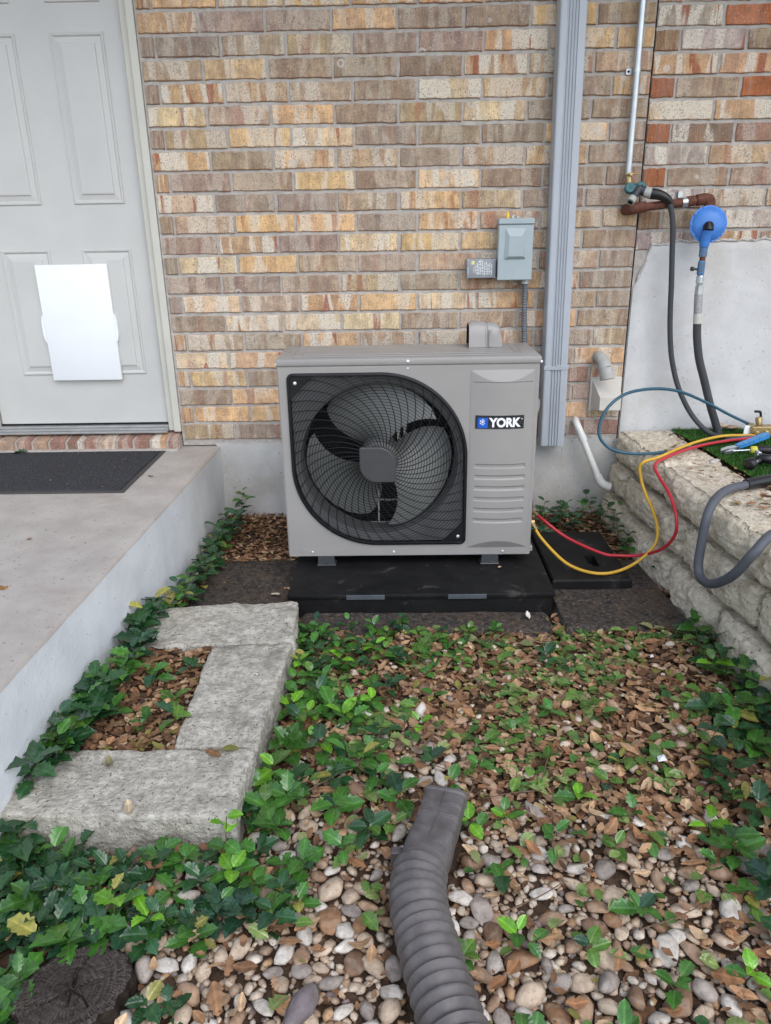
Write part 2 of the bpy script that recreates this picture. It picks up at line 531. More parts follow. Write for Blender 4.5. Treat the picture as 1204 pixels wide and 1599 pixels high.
M['twig'] = plain('dry_twig', (0.15, 0.10, 0.07), 0.85, 0.15, 0, 0.3, 60)
M['turf'] = leaf_material('turf_blades', True, [(0.0, (0.055, 0.16, 0.025)), (0.35, (0.08, 0.22, 0.035)), (0.7, (0.035, 0.115, 0.02))], 0.5, 0.3, 0.15, False)
M['turf_base'] = plain('turf_backing', (0.016, 0.035, 0.012), 0.9, 0.1)
M['holly'] = leaf_material('holly_leaf', False, None, 0.18, 0.65, 0.12, True, (1.5, 1.45, 1.5))
M['dry_leaf'] = leaf_material('dry_leaf', False, None, 0.75, 0.2, 0.12, True)
M['litter'] = leaf_material('leaf_litter_mix', True,
                            [(0.0, (0.30, 0.165, 0.092)), (0.16, (0.43, 0.27, 0.155)), (0.30, (0.19, 0.102, 0.058)), (0.46, (0.36, 0.225, 0.145)),
                             (0.60, (0.52, 0.365, 0.23)), (0.68, (0.11, 0.062, 0.038)), (0.84, (0.30, 0.155, 0.085)), (0.95, (0.22, 0.20, 0.06))], 0.8, 0.15, 0.08, False)
M['clippings'] = leaf_material('green_clippings_mix', True,
                               [(0.0, (0.12, 0.21, 0.05)), (0.3, (0.075, 0.17, 0.04)), (0.55, (0.19, 0.27, 0.085)), (0.75, (0.25, 0.27, 0.115)), (0.9, (0.05, 0.135, 0.045))], 0.55, 0.3, 0.15, False)
M['pebble'] = pebble_material('pebble', False)
M['pebble_mix'] = pebble_material('pebble_mix', True)

# ================================================================== SETTING
POCKET = [(-1.05, -1.13), (-.83, -1.13), (-.80, -1.30), (-.545, -1.30), (-.53, -1.85), (-.84, -1.85), (-.90, -2.02), (-1.05, -2.02)]


def in_pocket(x, y):
    # soil is banked up to the slab tops inside the stone-edged pocket
    c = False
    j = len(POCKET) - 1
    for i in range(len(POCKET)):
        (xi, yi), (xj, yj) = POCKET[i], POCKET[j]
        if (yi > y) != (yj > y) and x < (xj - xi) * (y - yi) / (yj - yi) + xi:
            c = not c
        j = i
    return 1.0 if c else 0.0


def gh(x, y):
    """height of the soil"""
    d = min(1.0, max(0.0, (max(abs(x), abs(y + 1.2)) - 2.0) / 2.0))
    h = 0.012 * fbm((x * 2.2, y * 2.2, 3.0), 3) - 0.012
    h += 0.088 * in_pocket(x, y)
    if y > -0.32:
        h += 0.030 * min(1, (y + 0.32) / 0.25)
    return h * (1 - d) - 0.01 * d


xs = [-90, -45, -22, -11, -6, -3.5, -2.2, -1.5] + list(np.linspace(-1.2, 1.3, 64)) + [1.7, 2.4, 3.6, 6, 11, 22, 45, 90]
ys = [-120, -60, -30, -15, -9, -6, -4.6, -3.6] + list(np.linspace(-3.0, 0.10, 70)) + [0.6, 1.5, 4, 10, 25, 60]
mb = MB()
W_ = len(xs)
mb.add([(x, y, gh(x, y)) for y in ys for x in xs],
       [(j * W_ + i, j * W_ + i + 1, (j + 1) * W_ + i + 1, (j + 1) * W_ + i) for j in range(len(ys) - 1) for i in range(W_ - 1)])
ground = obj('ground', mb, M['soil'], None, True, 180)
tag(ground, 'brown soil of the bed between porch and retaining wall', None, None, 'structure')

# ------------------------------------------------------------------ porch slab
PZ = 0.366
mb = MB()


def pe(y):            # porch edge, runs slightly away from square
    return -0.812 + 0.034 * y


NY = 46
top, fr = [], []
for i in range(NY + 1):
    y = 0.02 - 3.6 * i / NY
    e = pe(y) + 0.002 * fbm((0, y * 9, 1), 3)
    top.append([(-5.0, y, PZ), (-2.5, y, PZ), (e - 0.05, y, PZ), (e - 0.012, y, PZ), (e - 0.004, y, PZ - 0.003), (e, y, PZ - 0.012)])
w = len(top[0])
mb.add([p for r in top for p in r], [(i * w + j, (i + 1) * w + j, (i + 1) * w + j + 1, i * w + j + 1) for i in range(NY) for j in range(w - 1)])
porch = obj('porch', mb, M['porch'], None, True, 60)
mb = MB()
mb.box(-6.0, 6.0, -0.85, 0.35, 2.88, 2.94)
mb.box(-6.0, 6.0, -0.90, -0.851, 2.84, 3.06)
mb.add([(-6, -0.95, 3.065), (6, -0.95, 3.065), (6, 3.5, 4.4), (-6, 3.5, 4.4)], [(0, 1, 2, 3)])
eave = obj('roof_eave', mb, plain('soffit_paint', (0.55, 0.55, 0.52), 0.6, 0.3, 0, 0.05, 3))
tag(eave, 'painted roof eave overhanging the brick wall', None, None, 'structure')
tag(porch, 'pinkish grey concrete porch slab in front of the door', None, None, 'structure')
mb = MB()
rows = []
for i in range(NY + 1):
    y = 0.02 - 3.6 * i / NY
    r = []
    for k in range(9):
        z = PZ - 0.0118 - (PZ + 0.06) * k / 8
        r.append((pe(y) - 0.0004 + 0.004 * fbm((y * 5, z * 6, 2), 3) * (k > 0), y, z))
    rows.append(r)
mb.add([p for r in rows for p in r], [(i * 9 + j, (i + 1) * 9 + j, (i + 1) * 9 + j + 1, i * 9 + j + 1) for i in range(NY) for j in range(8)])
y = 0.02 - 3.6
mb.add([(-5, y, PZ), (pe(y), y, PZ - .012), (pe(y), y, -0.1), (-5, y, -0.1)], [(0, 1, 2, 3)])
obj('porch_side', mb, M['porch_side'], porch, True, 60)

# ------------------------------------------------------------------ brick walls
CH, BL, JT = 0.0806, 0.254, 0.0105
Z0 = 2.092           # bottom of course 0


def brick_mesh(seed):
    r = random.Random(seed)
    L, H, D = BL - JT, CH - JT, 0.05
    nx, nz = 8, 2
    xs_ = [(-0.5 + i / nx) * (L - 0.005) for i in range(nx + 1)]
    zs_ = [(-0.5 + j / nz) * (H - 0.005) for j in range(nz + 1)]
    V, F = [], []
    for j, z in enumerate(zs_):
        for i, x in enumerate(xs_):
            bz = (r.uniform(-0.0034, 0.0010) * (1 if j == nz else -1)) if j in (0, nz) else 0
            bx = (r.uniform(-0.0030, 0.0010) * (1 if i == nx else -1)) if i in (0, nx) else 0
            V.append((x + bx, r.uniform(-0.0006, 0.0006), z + bz))
    w = nx + 1
    for j in range(nz):
        for i in range(nx):
            F.append((j * w + i, j * w + i + 1, (j + 1) * w + i + 1, (j + 1) * w + i))
    per = [i for i in range(w)] + [j * w + nx for j in range(1, nz + 1)] + [nz * w + i for i in range(nx - 1, -1, -1)] + [j * w for j in range(nz - 1, 0, -1)]
    n = len(per)
    a = len(V)
    for k in per:
        x, y_, z = V[k]
        cx = x * (L / (L - 0.005))
        cz = z * (H / (H - 0.005))
        V.append((cx, 0.0026 + r.uniform(-0.0006, 0.0006), cz))
    bI = len(V)
    for k in range(n):
        x, y_, z = V[a + k]
        V.append((x, D, z))
    for k in range(n):
        q = (k + 1) % n
        F.append((per[q], per[k], a + k, a + q))
        F.append((a + q, a + k, bI + k, bI + q))
    return mesh_from('brick', V, F, M['brick'], True, 35)


BRICKS = [brick_mesh(s) for s in range(8)]
PAL = {'G': ((0.39, 0.30, 0.228), 0.28), 'M': ((0.48, 0.36, 0.245), 0.55), 'T': ((0.66, 0.455, 0.25), 0.60), 'C': ((0.69, 0.54, 0.355), 0.9),
       'R': ((0.60, 0.39, 0.225), 1.0), 'O': ((0.43, 0.165, 0.080), 0.10), 'D': ((0.25, 0.180, 0.135), 0.75), 'B': ((0.34, 0.215, 0.13), 0.2),
       'W': ((0.50, 0.42, 0.355), 1.0), 'P': ((0.36, 0.225, 0.175), 0.35)}
ROWS = {0: 'RTCTTTMG', 1: 'TGGTGGTG', 2: 'GGMMGGRTT', 3: 'MTGGGRMM', 4: 'GRMMGCTGT', 5: 'CMTGMCGG', 6: 'GMTCGGGTG', 7: 'RGTMGMTG', 8: 'RGGTGCGGG',
        9: 'CGGMTMGG', 10: 'GMTTGTMMT', 11: 'GRGCTTMG', 12: 'GCTGGMMMG', 13: 'GGGMGMRG', 14: 'GCMRTCRGG', 15: 'GCCCGGRG', 16: 'RMGRMMMGM',
        17: 'CRMGMMGT', 18: 'RTGMGMMPC', 19: 'GTMGMMGP', 20: 'RTTMGMMRM', 21: 'MGMGMMGP'}
BRICK_N = 0


def put_brick(parent, x0, x1, k, code, y=0.0, dz=0.0):
    global BRICK_N
    r = random.Random(BRICK_N * 7 + 3)
    BRICK_N += 1
    c, a = PAL[code]
    j = r.uniform(0.90, 1.10)
    w = x1 - x0 - JT
    zc = Z0 - CH * k + (CH - JT) / 2 + dz
    o = link('brick', BRICKS[r.randrange(8)], parent, scale=(w / (BL - JT), 1, 1),
             color=(c[0] * j * 1.02 * r.uniform(.96, 1.06), c[1] * j, c[2] * j * .98 * r.uniform(.90, 1.10), a))
    o.location = ((x0 + x1) / 2 - ORG[parent.name][0] + r.uniform(-.001, .001), y + r.uniform(-0.0018, 0.0018), zc - ORG[parent.name][2] + r.uniform(-.0012, .0012))
    o.rotation_euler = (r.uniform(-.006, .006), r.uniform(-.004, .004), r.uniform(-.006, .006))


TOPZ = Z0 + 5 * CH
wallA = thing('brick_wall', (0, 0, 0), 'tan and grey brick wall with mottled bricks behind the heat pump', 'wall')
XL, XR = -0.985, 1.0125
for k in range(-4, 22):
    j0 = -0.739 if k % 2 else -0.917
    edges = [XL]
    x = j0
    while x < XR - 0.03:
        edges.append(x)
        x += BL
    edges.append(XR)
    codes = ROWS.get(k, 'MTGGRTMGC')
    for i in range(len(edges) - 1):
        put_brick(wallA, edges[i] + (JT / 2 if i == 0 else 0), edges[i + 1], k, codes[i % len(codes)])
mb = MB()
mb.box(XL + 0.002, XR - 0.004, 0.0065, 0.10, 0.372, TOPZ)
obj('mortar', mb, M['mortar'], wallA)
mb = MB()


def fnd(u, v):
    x = -0.83 + (1.02 + 0.83) * u
    z = -0.08 + (0.3795 + 0.08) * v
    return (x, 0.002 + 0.0035 * fbm((x * 6, z * 6, 5), 4) - 0.01 * (1 - v), z)


mb.grid(90, 24, fnd)
mb.add([(-.83, .002, .3795), (1.02, .002, .3795), (1.02, .05, .3795), (-.83, .05, .3795)], [(0, 1, 2, 3)])
obj('foundation', mb, M['foundation'], wallA, True, 60)
# strip of wall over and left of the door, outside the frame
mb = MB()
mb.box(-5.0, -1.93, 0.0, 0.3, 0.37, TOPZ)
mb.box(-1.929, -0.986, 0.002, 0.3, 2.44, TOPZ)
obj('wall_return', mb, M['mortar'], wallA)

# older wall beyond the movement joint
wallB = thing('brick_wall', (1.02, 0, 0), 'orange and white flecked brick wall above pale stucco patch', 'wall')
RB = {0: 'RWMG', 1: 'WOMG', 2: 'BWGM', 3: 'RRMG', 4: 'OGOW', 5: 'CRMG', 6: 'ODPM', 7: 'WMGM', 8: 'OGGM', 9: 'WMMG', 10: 'BMWM'}
for k in range(-4, 12):
    edges = [1.0095]
    x = 1.109 if k % 2 == 0 else 1.268
    while x < 2.6:
        edges.append(x)
        x += BL
    cs = RB.get(k, 'WRGM')
    for i in range(len(edges) - 1):
        put_brick(wallB, edges[i], edges[i + 1], k, cs[i % len(cs)], 0.001, -0.012)
mb = MB()
mb.box(1.014, 2.6, 0.0075, 0.10, 0.30, TOPZ)
obj('mortar', mb, M['mortar'], wallB)
# stucco patch with a ragged top
mb = MB()
NX, NZ = 80, 40


def st_top(x):
    base = 1.226 + 0.012 * (x - 1.1)
    if x < 1.075:
        base = 1.035 + (x - 1.018) * 2.6
    return min(base, 1.226 + 0.012 * (x - 1.1)) + 0.010 * fbm((x * 14, 0.3, 0), 4)


def stf(u, v):
    x = 1.018 + 1.6 * u
    t = st_top(x)
    z = 0.32 + (t - 0.32) * v
    e = min(1, (1 - v) * (t - .32) / 0.012, (x - 1.0175) / 0.006)
    return (x, 0.004 - 0.011 * max(0, e) ** 0.5 - 0.003 * fbm((x * 4, z * 4, 1), 3), z)


mb.grid(NX, NZ, stf)
obj('stucco', mb, M['stucco'], wallB, True, 70)
mb = MB()


def stl(u, v):
    x = 1.03 + 1.5 * u
    t = st_top(x) - 0.010
    return (x, 0.001 - 0.007 * sin(v * pi) - 0.004 * fbm((x * 60, v * 5, 3), 4), t + v * max(.002, 0.012 + 0.026 * fbm((x * 17, 2, 2), 4)))


mb.grid(160, 5, stl)
obj('broken_edge', mb, M['broken_stucco'], wallB, True, 70)
# open movement joint between the two walls
mb = MB()
mb.box(1.0085, 1.0138, 0.006, 0.08, 0.35, TOPZ)
obj('joint_filler', mb, M['gap'], wallB)

# brick sill under the door
sill = thing('brick_sill', (-1.42, -0.02, PZ), 'row of small reddish bricks on edge forming the door sill', 'sill')
sill_codes = 'PBPGPBPDPMPPRPB'
x = -2.05
i = 0
while x < -0.99:
    w_ = 0.0775
    x1 = min(x + w_, -0.985)
    c, a = PAL[sill_codes[i % len(sill_codes)]]
    r = random.Random(i + 900)
    mb_ = MB()
    rr = lambda q: r.uniform(-q, q)
    yb, yf, zf, zb = 0.06, -0.048 + rr(.003), 0.4115 + rr(.002), 0.4315 + rr(.002)
    b_ = 0.004
    a0, a1 = x + .006, x1 - .006
    V = [(a0 + b_, yf, PZ + .004), (a1 - b_, yf, PZ + .004), (a1 - b_, yf, zf - b_), (a0 + b_, yf, zf - b_),
         (a0 + b_, yf + b_, zf + rr(.001)), (a1 - b_, yf + b_, zf + rr(.001)), (a1 - b_, yb, zb), (a0 + b_, yb, zb),
         (a0, yf + b_, PZ + .004), (a1, yf + b_, PZ + .004), (a1, yf + b_, zf - b_), (a0, yf + b_, zf - b_), (a1, yb, zb - b_), (a0, yb, zb - b_),
         (a0, yb, PZ + .004), (a1, yb, PZ + .004)]
    F = [(0, 1, 2, 3), (3, 2, 5, 4), (4, 5, 6, 7), (1, 9, 10, 2), (8, 0, 3, 11), (2, 10, 5), (11, 3, 4), (5, 10, 12, 6), (11, 4, 7, 13), (10, 9, 15, 12), (8, 11, 13, 14)]
    mb_.add(V, F)
    o = obj('brick', mb_, M['brick'], sill)
    o.color = (c[0], c[1] * .92, c[2] * .9, a)
    x += w_
    i += 1
mb = MB()
mb.add([(-2.05, -.040, PZ - .01), (-.988, -.040, PZ - .01), (-.988, -.040, .4055), (-2.05, -.040, .4055), (-2.05, .06, .426), (-.988, .06, .426), (-.988, .06, PZ)],
       [(0, 1, 2, 3), (3, 2, 5, 4), (1, 6, 5, 2)])
mb.box(-2.05, -.99, -.075, -.041, PZ - .006, PZ + .008, .003)
obj('mortar', mb, M['mortar'], sill)

# ------------------------------------------------------------------ entry door
DY = 0.065
door = thing('entry_door', (-1.44, DY, 0.46), 'pale grey panelled entry door above the brick sill', 'door')
mb = MB()
mb.box(-1.838, -1.056, DY, DY + 0.045, 0.468, 2.42, 0.002)
slab = obj('door_slab', mb, M['door'], door)


def door_panel(x0, x1, z0, z1):
    mb = MB()
    prof = [(0.0, 0.0004), (0.004, -0.0062), (0.009, -0.0062), (0.016, 0.0003), (0.020, -0.0005), (0.038, -0.0040), (0.0400, -0.0085), (0.046, -0.0095)]
    V = []
    for ins, d in prof:
        V += [(x0 + ins, DY + d, z0 + ins), (x1 - ins, DY + d, z0 + ins), (x1 - ins, DY + d, z1 - ins), (x0 + ins, DY + d, z1 - ins)]
    F = []
    for k in range(len(prof) - 1):
        for j in range(4):
            q = (j + 1) % 4
            F.append((k * 4 + j, k * 4 + q, (k + 1) * 4 + q, (k + 1) * 4 + j))
    e = (len(prof) - 1) * 4
    F.append((e, e + 1, e + 2, e + 3))
    mb.add(V, F)
    obj('panel', mb, M['door'], door)


for (x0, x1) in ((-1.345, -1.130), (-1.695, -1.482)):
    for (z0, z1) in ((0.694, 1.233), (1.410, 2.036), (2.135, 2.34)):
        door_panel(x0, x1, z0, z1)
mb = MB()
mb.box(-1.050, -1.020, 0.030, 0.12, 0.436, 2.44, 0.003)
mb.box(-1.0205, -0.9865, 0.006, 0.10, 0.434, 2.44, 0.006, seg=2)
mb.box(-1.875, -1.846, 0.030, 0.12, 0.436, 2.44, 0.003)
mb.box(-1.929, -1.8745, 0.006, 0.10, 0.434, 2.44, 0.006, seg=2)
mb.box(-1.8740, -1.0215, 0.032, 0.118, 2.425, 2.438)
obj('frame', mb, M['jamb'], door)
mb = MB()
mb.box(-1.9, -1.0, DY + .05, DY + .06, 0.44, 2.43)
mb.box(-1.845, -1.051, DY + .004, DY + .049, 0.4595, 0.4675)
obj('weather_seal', mb, M['gap'], door)
mb = MB()
mb.box(-1.846, -1.0505, -0.004, 0.11, 0.433, 0.441, 0.002)
mb.box(-1.846, -1.0505, 0.020, 0.11, 0.4412, 0.449, 0.002)
mb.box(-1.846, -1.0505, 0.045, 0.11, 0.4492, 0.4585, 0.002)
obj('threshold', mb, M['threshold'], door)
# white panel over the pet flap
pc = thing('pet_door_cover', (-1.39, DY - 0.02, 0.675), 'plain white plastic panel covering the pet flap in the door', 'panel')
mb = MB()
mb.box(-1.552, -1.238, DY - 0.026, DY - 0.008, 0.672, 1.172, 0.005, seg=2)
obj('sheet', mb, M['white_plastic'], pc, True)
for sx, x0 in ((1, -1.2385), (-1, -1.5515)):
    mb = MB()
    pl = [(x0, 0.84), (x0 + sx * .006, 0.85), (x0 + sx * .011, 0.875), (x0 + sx * .011, 0.93), (x0 + sx * .006, 0.955), (x0, 0.965)]
    if sx < 0:
        pl = pl[::-1]
    mb.prism(pl, DY - 0.024, DY - 0.009)
    obj('edge_grip', mb, M['white_plastic'], pc)
mb = MB()
for r_ in (0.030, 0.040):
    P_ = [(-1.395 + r_ * cos(t), DY - .0262, 1.065 + r_ * sin(t)) for t in np.linspace(0.2, 5.2, 26)]
    mb.tube(P_, 0.0007, 5)
obj('embossed_ring', mb, M['white_plastic'], pc)

# doormat
dm = thing('doormat', (-1.45, -0.34, PZ), 'dark charcoal ribbed doormat lying on the porch', 'doormat')
mb = MB()
mb.box(-2.05, -1.043, -0.647, -0.078, PZ + 0.0005, PZ + 0.005, 0.0015)
obj('edge', mb, M['mat_edge'], dm)
mb = MB()
V, F = [], []
nr = 46
for k in range(nr):
    y0 = -0.628 + 0.532 * k / nr
    h = 0.0105
    d = 0.532 / nr
    for s in range(60):
        x0 = -2.03 + 0.968 * s / 60
        x1 = -2.03 + 0.968 * (s + 1) / 60
        e0, e1 = [h + 0.0016 * mn.noise((xx * 40, y0 * 40, 1)) for xx in (x0, x1)]
        n = len(V)
        V += [(x0, y0, PZ + .005), (x1, y0, PZ + .005), (x1, y0 + d * .3, PZ + e1), (x0, y0 + d * .3, PZ + e0), (x1, y0 + d * .75, PZ + e1), (x0, y0 + d * .75, PZ + e0), (x1, y0 + d, PZ + .005), (x0, y0 + d, PZ + .005)]
        F += [(n, n + 1, n + 2, n + 3), (n + 3, n + 2, n + 4, n + 5), (n + 5, n + 4, n + 6, n + 7)]
mb.add(V, F)
obj('ribbed_pile', mb, M['doormat'], dm)

# ================================================================== THINGS ON THE WALL
# ------------------------------------------------------------------ downspout
ds = thing('downspout', (0.70, -0.05, 0.37), 'blue grey ribbed metal downspout fixed to the brick wall', 'downspout')


def ds_prof(w, d):
    """closed outline (x, y) with corrugated front"""
    P_ = [(-w, 0.0), (-w, -d + .008), (-w + .003, -d + .002), (-w + .008, -d)]
    f0 = -w + .016
    fw_ = 2 * w - .032
    for k in range(6):
        c = f0 + fw_ * (k + 0.5) / 6
        if k in (0, 5):
            continue
        P_ += [(c - .0065, -d), (c - .004, -d + .006), (c + .001, -d + .006), (c + .0035, -d)]
    P_ += [(w - .008, -d), (w - .003, -d + .002), (w, -d + .008), (w, 0.0)]
    return P_


def ds_seg(z0, z1, w, d, n=2):
    pr_ = ds_prof(w, d)
    mb = MB()
    m = len(pr_)
    V, F = [], []
    for i in range(n):
        z = z0 + (z1 - z0) * i / (n - 1)
        xc = 0.698 - (z - 0.37) * 0.0135
        for a, b in pr_:
            V.append((xc + a, -0.012 + b, z))
    for i in range(n - 1):
        for j in range(m):
            k = (j + 1) % m
            F.append((i * m + j, i * m + k, (i + 1) * m + k, (i + 1) * m + j))
    F.append(tuple(reversed(range(m))))
    F.append(tuple((n - 1) * m + j for j in range(m)))
    return mb.add(V, F)


obj('upper_tube', ds_seg(0.715, TOPZ + .3, 0.0505, 0.076), M['downspout'], ds)
obj('lower_tube', ds_seg(0.373, 0.727, 0.0525, 0.078), M['downspout'], ds)
mb = MB()
mb.box(0.640, 0.7455, -0.0925, -0.088, 0.712, 0.728, 0.001)
mb.box(0.692, 0.7475, -0.0935, -0.0924, 0.722, 0.734, 0.0004)
obj('joint_band', mb, M['downspout'], ds)

# ------------------------------------------------------------------ electrical boxes
eb = thing('disconnect_box', (0.497, -0.045, 1.085), 'blue grey electrical disconnect box with embossed cover on brick wall', 'electrical box')
mb = MB()
mb.box(0.430, 0.564, -0.078, -0.001, 1.090, 1.312, 0.004)
obj('body', mb, M['box_grey'], eb)
mb = MB()
mb.box(0.426, 0.568, -0.088, -0.0785, 1.086, 1.302, 0.003)
mb.box(0.424, 0.570, -0.093, -0.020, 1.3023, 1.326, 0.004)
cov = obj('cover', mb, M['box_grey'], eb)
mb = MB()
o_, i_ = [(0.450, 1.168), (0.540, 1.168), (0.536, 1.288), (0.454, 1.288)], [(0.4665, 1.180), (0.529, 1.180), (0.520, 1.258), (0.470, 1.258)]
mb.add([(x, -0.0885, z) for x, z in o_] + [(x, -0.100, z) for x, z in i_], [(0, 1, 5, 4), (1, 2, 6, 5), (2, 3, 7, 6), (3, 0, 4, 7), (4, 5, 6, 7)])
obj('embossed_panel', mb, M['box_grey'], cov)
mb = MB()
mb.box(0.462, 0.472, -0.050, -0.030, 1.3255, 1.338, 0.002)
mb.lathe([(0.0065, 0), (0.006, .006), (0.001, .017)], (0.467, -0.04, 1.336), (0, 0, 1), 10)
obj('yellow_wire_cap', mb, M['yellow_tag'], eb)
mb = MB()
mb.box(0.482, 0.492, -0.045, -0.030, 1.3255, 1.341, 0.002, M=Matrix.Translation((0.487, 0, 1.33)) @ Matrix.Rotation(0.35, 4, 'Y') @ Matrix.Translation((-0.487, 0, -1.33)))
mb.box(0.503, 0.515, -0.045, -0.030, 1.3255, 1.336, 0.002)
obj('latch', mb, M['galv'], eb)

sp = thing('surge_protector', (0.365, -0.03, 1.093), 'small grey surge protector with sideways white print beside disconnect box', 'electrical box')
mb = MB()
mb.box(0.302, 0.4245, -0.058, -0.002, 1.094, 1.171, 0.005, seg=2)
obj('case', mb, M['surge'], sp, True)
mb = MB()
r = random.Random(5)
for c, (xa, n_) in enumerate(((0.330, 4), (0.3365, 5))):     # sideways lines of fine print
    for q in range(n_):
        mb.box(xa, xa + .003, -.0591, -.0584, 1.118 + q * .006, 1.1215 + q * .006)
for c in range(9):
    xa = 0.343 + c * 0.0075
    z = 1.106 + r.uniform(0, .006)
    while z < 1.158 - (c > 5) * .008:
        l = r.uniform(.003, .011)
        mb.box(xa, xa + .0042, -.0591, -.0584, z, z + l)
        z += l + r.uniform(.0015, .004)
mb.box(0.307, 0.309, -.0591, -.0584, 1.110, 1.138)
obj('printed_label', mb, M['print_white'], sp)['kind'] = 'stuff'
mb = MB()
mb.box(0.321, 0.334, -.0592, -.0584, 1.149, 1.1635)
obj('yellow_sticker', mb, plain('pale_yellow_sticker', (0.70, 0.66, 0.30), 0.6, 0.3), sp)
for x_, z_ in ((.306, 1.098), (.420, 1.098), (.306, 1.167), (.420, 1.167)):
    mb = MB()
    mb.lathe([(0.0026, 0), (0.002, .0016)], (x_, -.058, z_), (0, -1, 0), 8)
    obj('screw', mb, M['screw'], sp)

mb = MB()
P_ = spline([(0.552, -0.03, 1.092), (0.553, -0.032, 1.0), (0.556, -0.034, 0.9), (0.560, -0.036, 0.80), (0.556, -0.06, 0.62), (0.52, -0.16, 0.45), (0.47, -0.30, 0.40)], 40)
mb.tube(P_, lambda i, n: 0.0118 + 0.0016 * sin(i * 2 * pi / 4.5), 12)
wc = obj('electrical_whip', mb, M['conduit'], None, True, 180)
tag(wc, 'dark grey ribbed flexible conduit dropping from the disconnect box', 'conduit')
mb = MB()
mb.lathe([(.017, 0), (.017, .010), (.0145, .012), (.0145, .020)], (0.552, -.03, 1.068), (0, 0, 1), 14)
obj('conduit_nut', mb, M['galv'], wc)

# ------------------------------------------------------------------ vent elbow, vent hood, condensate pipe
ve = thing('vent_elbow', (0.91, -0.05, 0.66), 'grey plastic pipe elbow stub pointing down above the vent hood', 'pipe')
mb = MB()
P_ = spline([(0.893, 0.01, 0.752), (0.895, -0.030, 0.752), (0.902, -0.058, 0.737), (0.910, -0.074, 0.712)], 6)
mb.tube(P_, lambda i, n: 0.026 + (0.003 if i > n - 7 else 0), 18, False)
obj('elbow', mb, M['pvc_grey'], ve, True, 50)
mb = MB()
P_ = [(0.909, -.072, .716), (0.914, -.080, .690), (0.918, -.087, .668)]
mb.tube(P_, 0.0305, 20, False)
P2 = [(0.918, -.087, .668), (0.914, -.080, .690)]
mb.tube(P2, 0.0265, 20, True)
obj('outlet', mb, M['pvc_grey'], ve, True, 50)
mb = MB()
d_ = (Vector(P_[2]) - Vector(P_[1])).normalized()
for k in range(24):
    pass
V, F = [], []
B1 = d_.cross(Vector((0, 0, 1))).normalized()
B2 = d_.cross(B1)
for k in range(24):
    t = 2 * pi * k / 24
    for r_ in (0.0265, 0.0306):
        V.append(Vector(P_[2]) + d_ * .0008 + (B1 * cos(t) + B2 * sin(t)) * r_)
for k in range(24):
    q = (k + 1) % 24
    F.append((2 * k, 2 * q, 2 * q + 1, 2 * k + 1))
mb.add(V, F)
obj('rim', mb, M['pvc'], ve)

vh = thing('vent_hood', (0.945, -0.03, 0.51), 'white plastic wall vent hood beneath the grey elbow', 'vent')
mb = MB()
mb.box(0.866, 1.006, -0.012, 0.004, 0.512, 0.664, 0.006, seg=2)
obj('back_plate', mb, M['vent_white'], vh, True)
mb = MB()
xa, xb = 0.874, 0.998
V = [(xa, -.012, .652), (xb, -.012, .652), (xa + .022, -.080, .585), (xb - .010, -.080, .585), (xa, -.012, .520), (xb, -.012, .520), (xa + .022, -.084, .530), (xb - .010, -.084, .530)]
mb.add(V, [(1, 0, 2, 3), (0, 4, 6, 2), (5, 1, 3, 7), (2, 6, 7, 3)])
obj('hood', mb, M['vent_white'], vh)
mb = MB()
mb.add([(xa + .002, -.013, .522), (xb - .002, -.013, .522), (xb - .010, -.080, .536), (xa + .028, -.080, .536)], [(0, 1, 2, 3)])
obj('opening_shade', mb, M['gap'], vh)  # black sheet stands in for the shade under the hood

cp = thing('drain_pipe', (0.88, -0.08, 0.17), 'white plastic drain pipe angling out of the foundation with elbow end', 'pipe')
mb = MB()
mb.tube(spline([(0.815, 0.01, 0.470), (0.812, -.035, 0.462), (0.822, -.055, 0.436), (0.842, -.064, 0.388)], 6), lambda i, n: 0.0155 if i < n - 4 else 0.018, 16)
obj('wall_elbow', mb, M['pvc'], cp, True, 50)
mb = MB()
mb.tube([(0.840, -.063, .392), (0.875, -.080, .310), (0.912, -.098, .225)], 0.0150, 16)
obj('straight', mb, M['pvc'], cp, True, 50)
mb = MB()
mb.tube(spline([(0.908, -.096, .236), (0.922, -.102, .208), (0.940, -.106, .192), (0.968, -.110, .182)], 6), lambda i, n: 0.0195, 16)
obj('end_elbow', mb, M['pvc'], cp, True, 50)

# ------------------------------------------------------------------ water pipe and tap
wp = thing('water_pipe', (0.945, -0.03, 1.45), 'thin galvanised pipe running up the brick wall to a tap', 'pipe')
mb = MB()
mb.tube([(0.9455, -.028, 1.485), (0.9450, -.028, 1.75), (0.9385, -.028, TOPZ + .3)], 0.0125, 16)
obj('tube', mb, M['galv'], wp, True, 50)
mb = MB()
mb.box(0.908, 0.936, -.006, -.0005, 1.838, 1.862, .002)
mb.tube([(0.944, -.0275, 1.842), (0.944, -.0275, 1.858)], 0.0145, 16)
obj('clamp', mb, M['galv'], wp, True, 40)
mb = MB()
mb.lathe([(.0045, 0), (.0045, .003), (.0015, .0035)], (0.918, -.006, 1.85), (0, -1, 0), 10)
obj('screw', mb, M['gap'], wp)

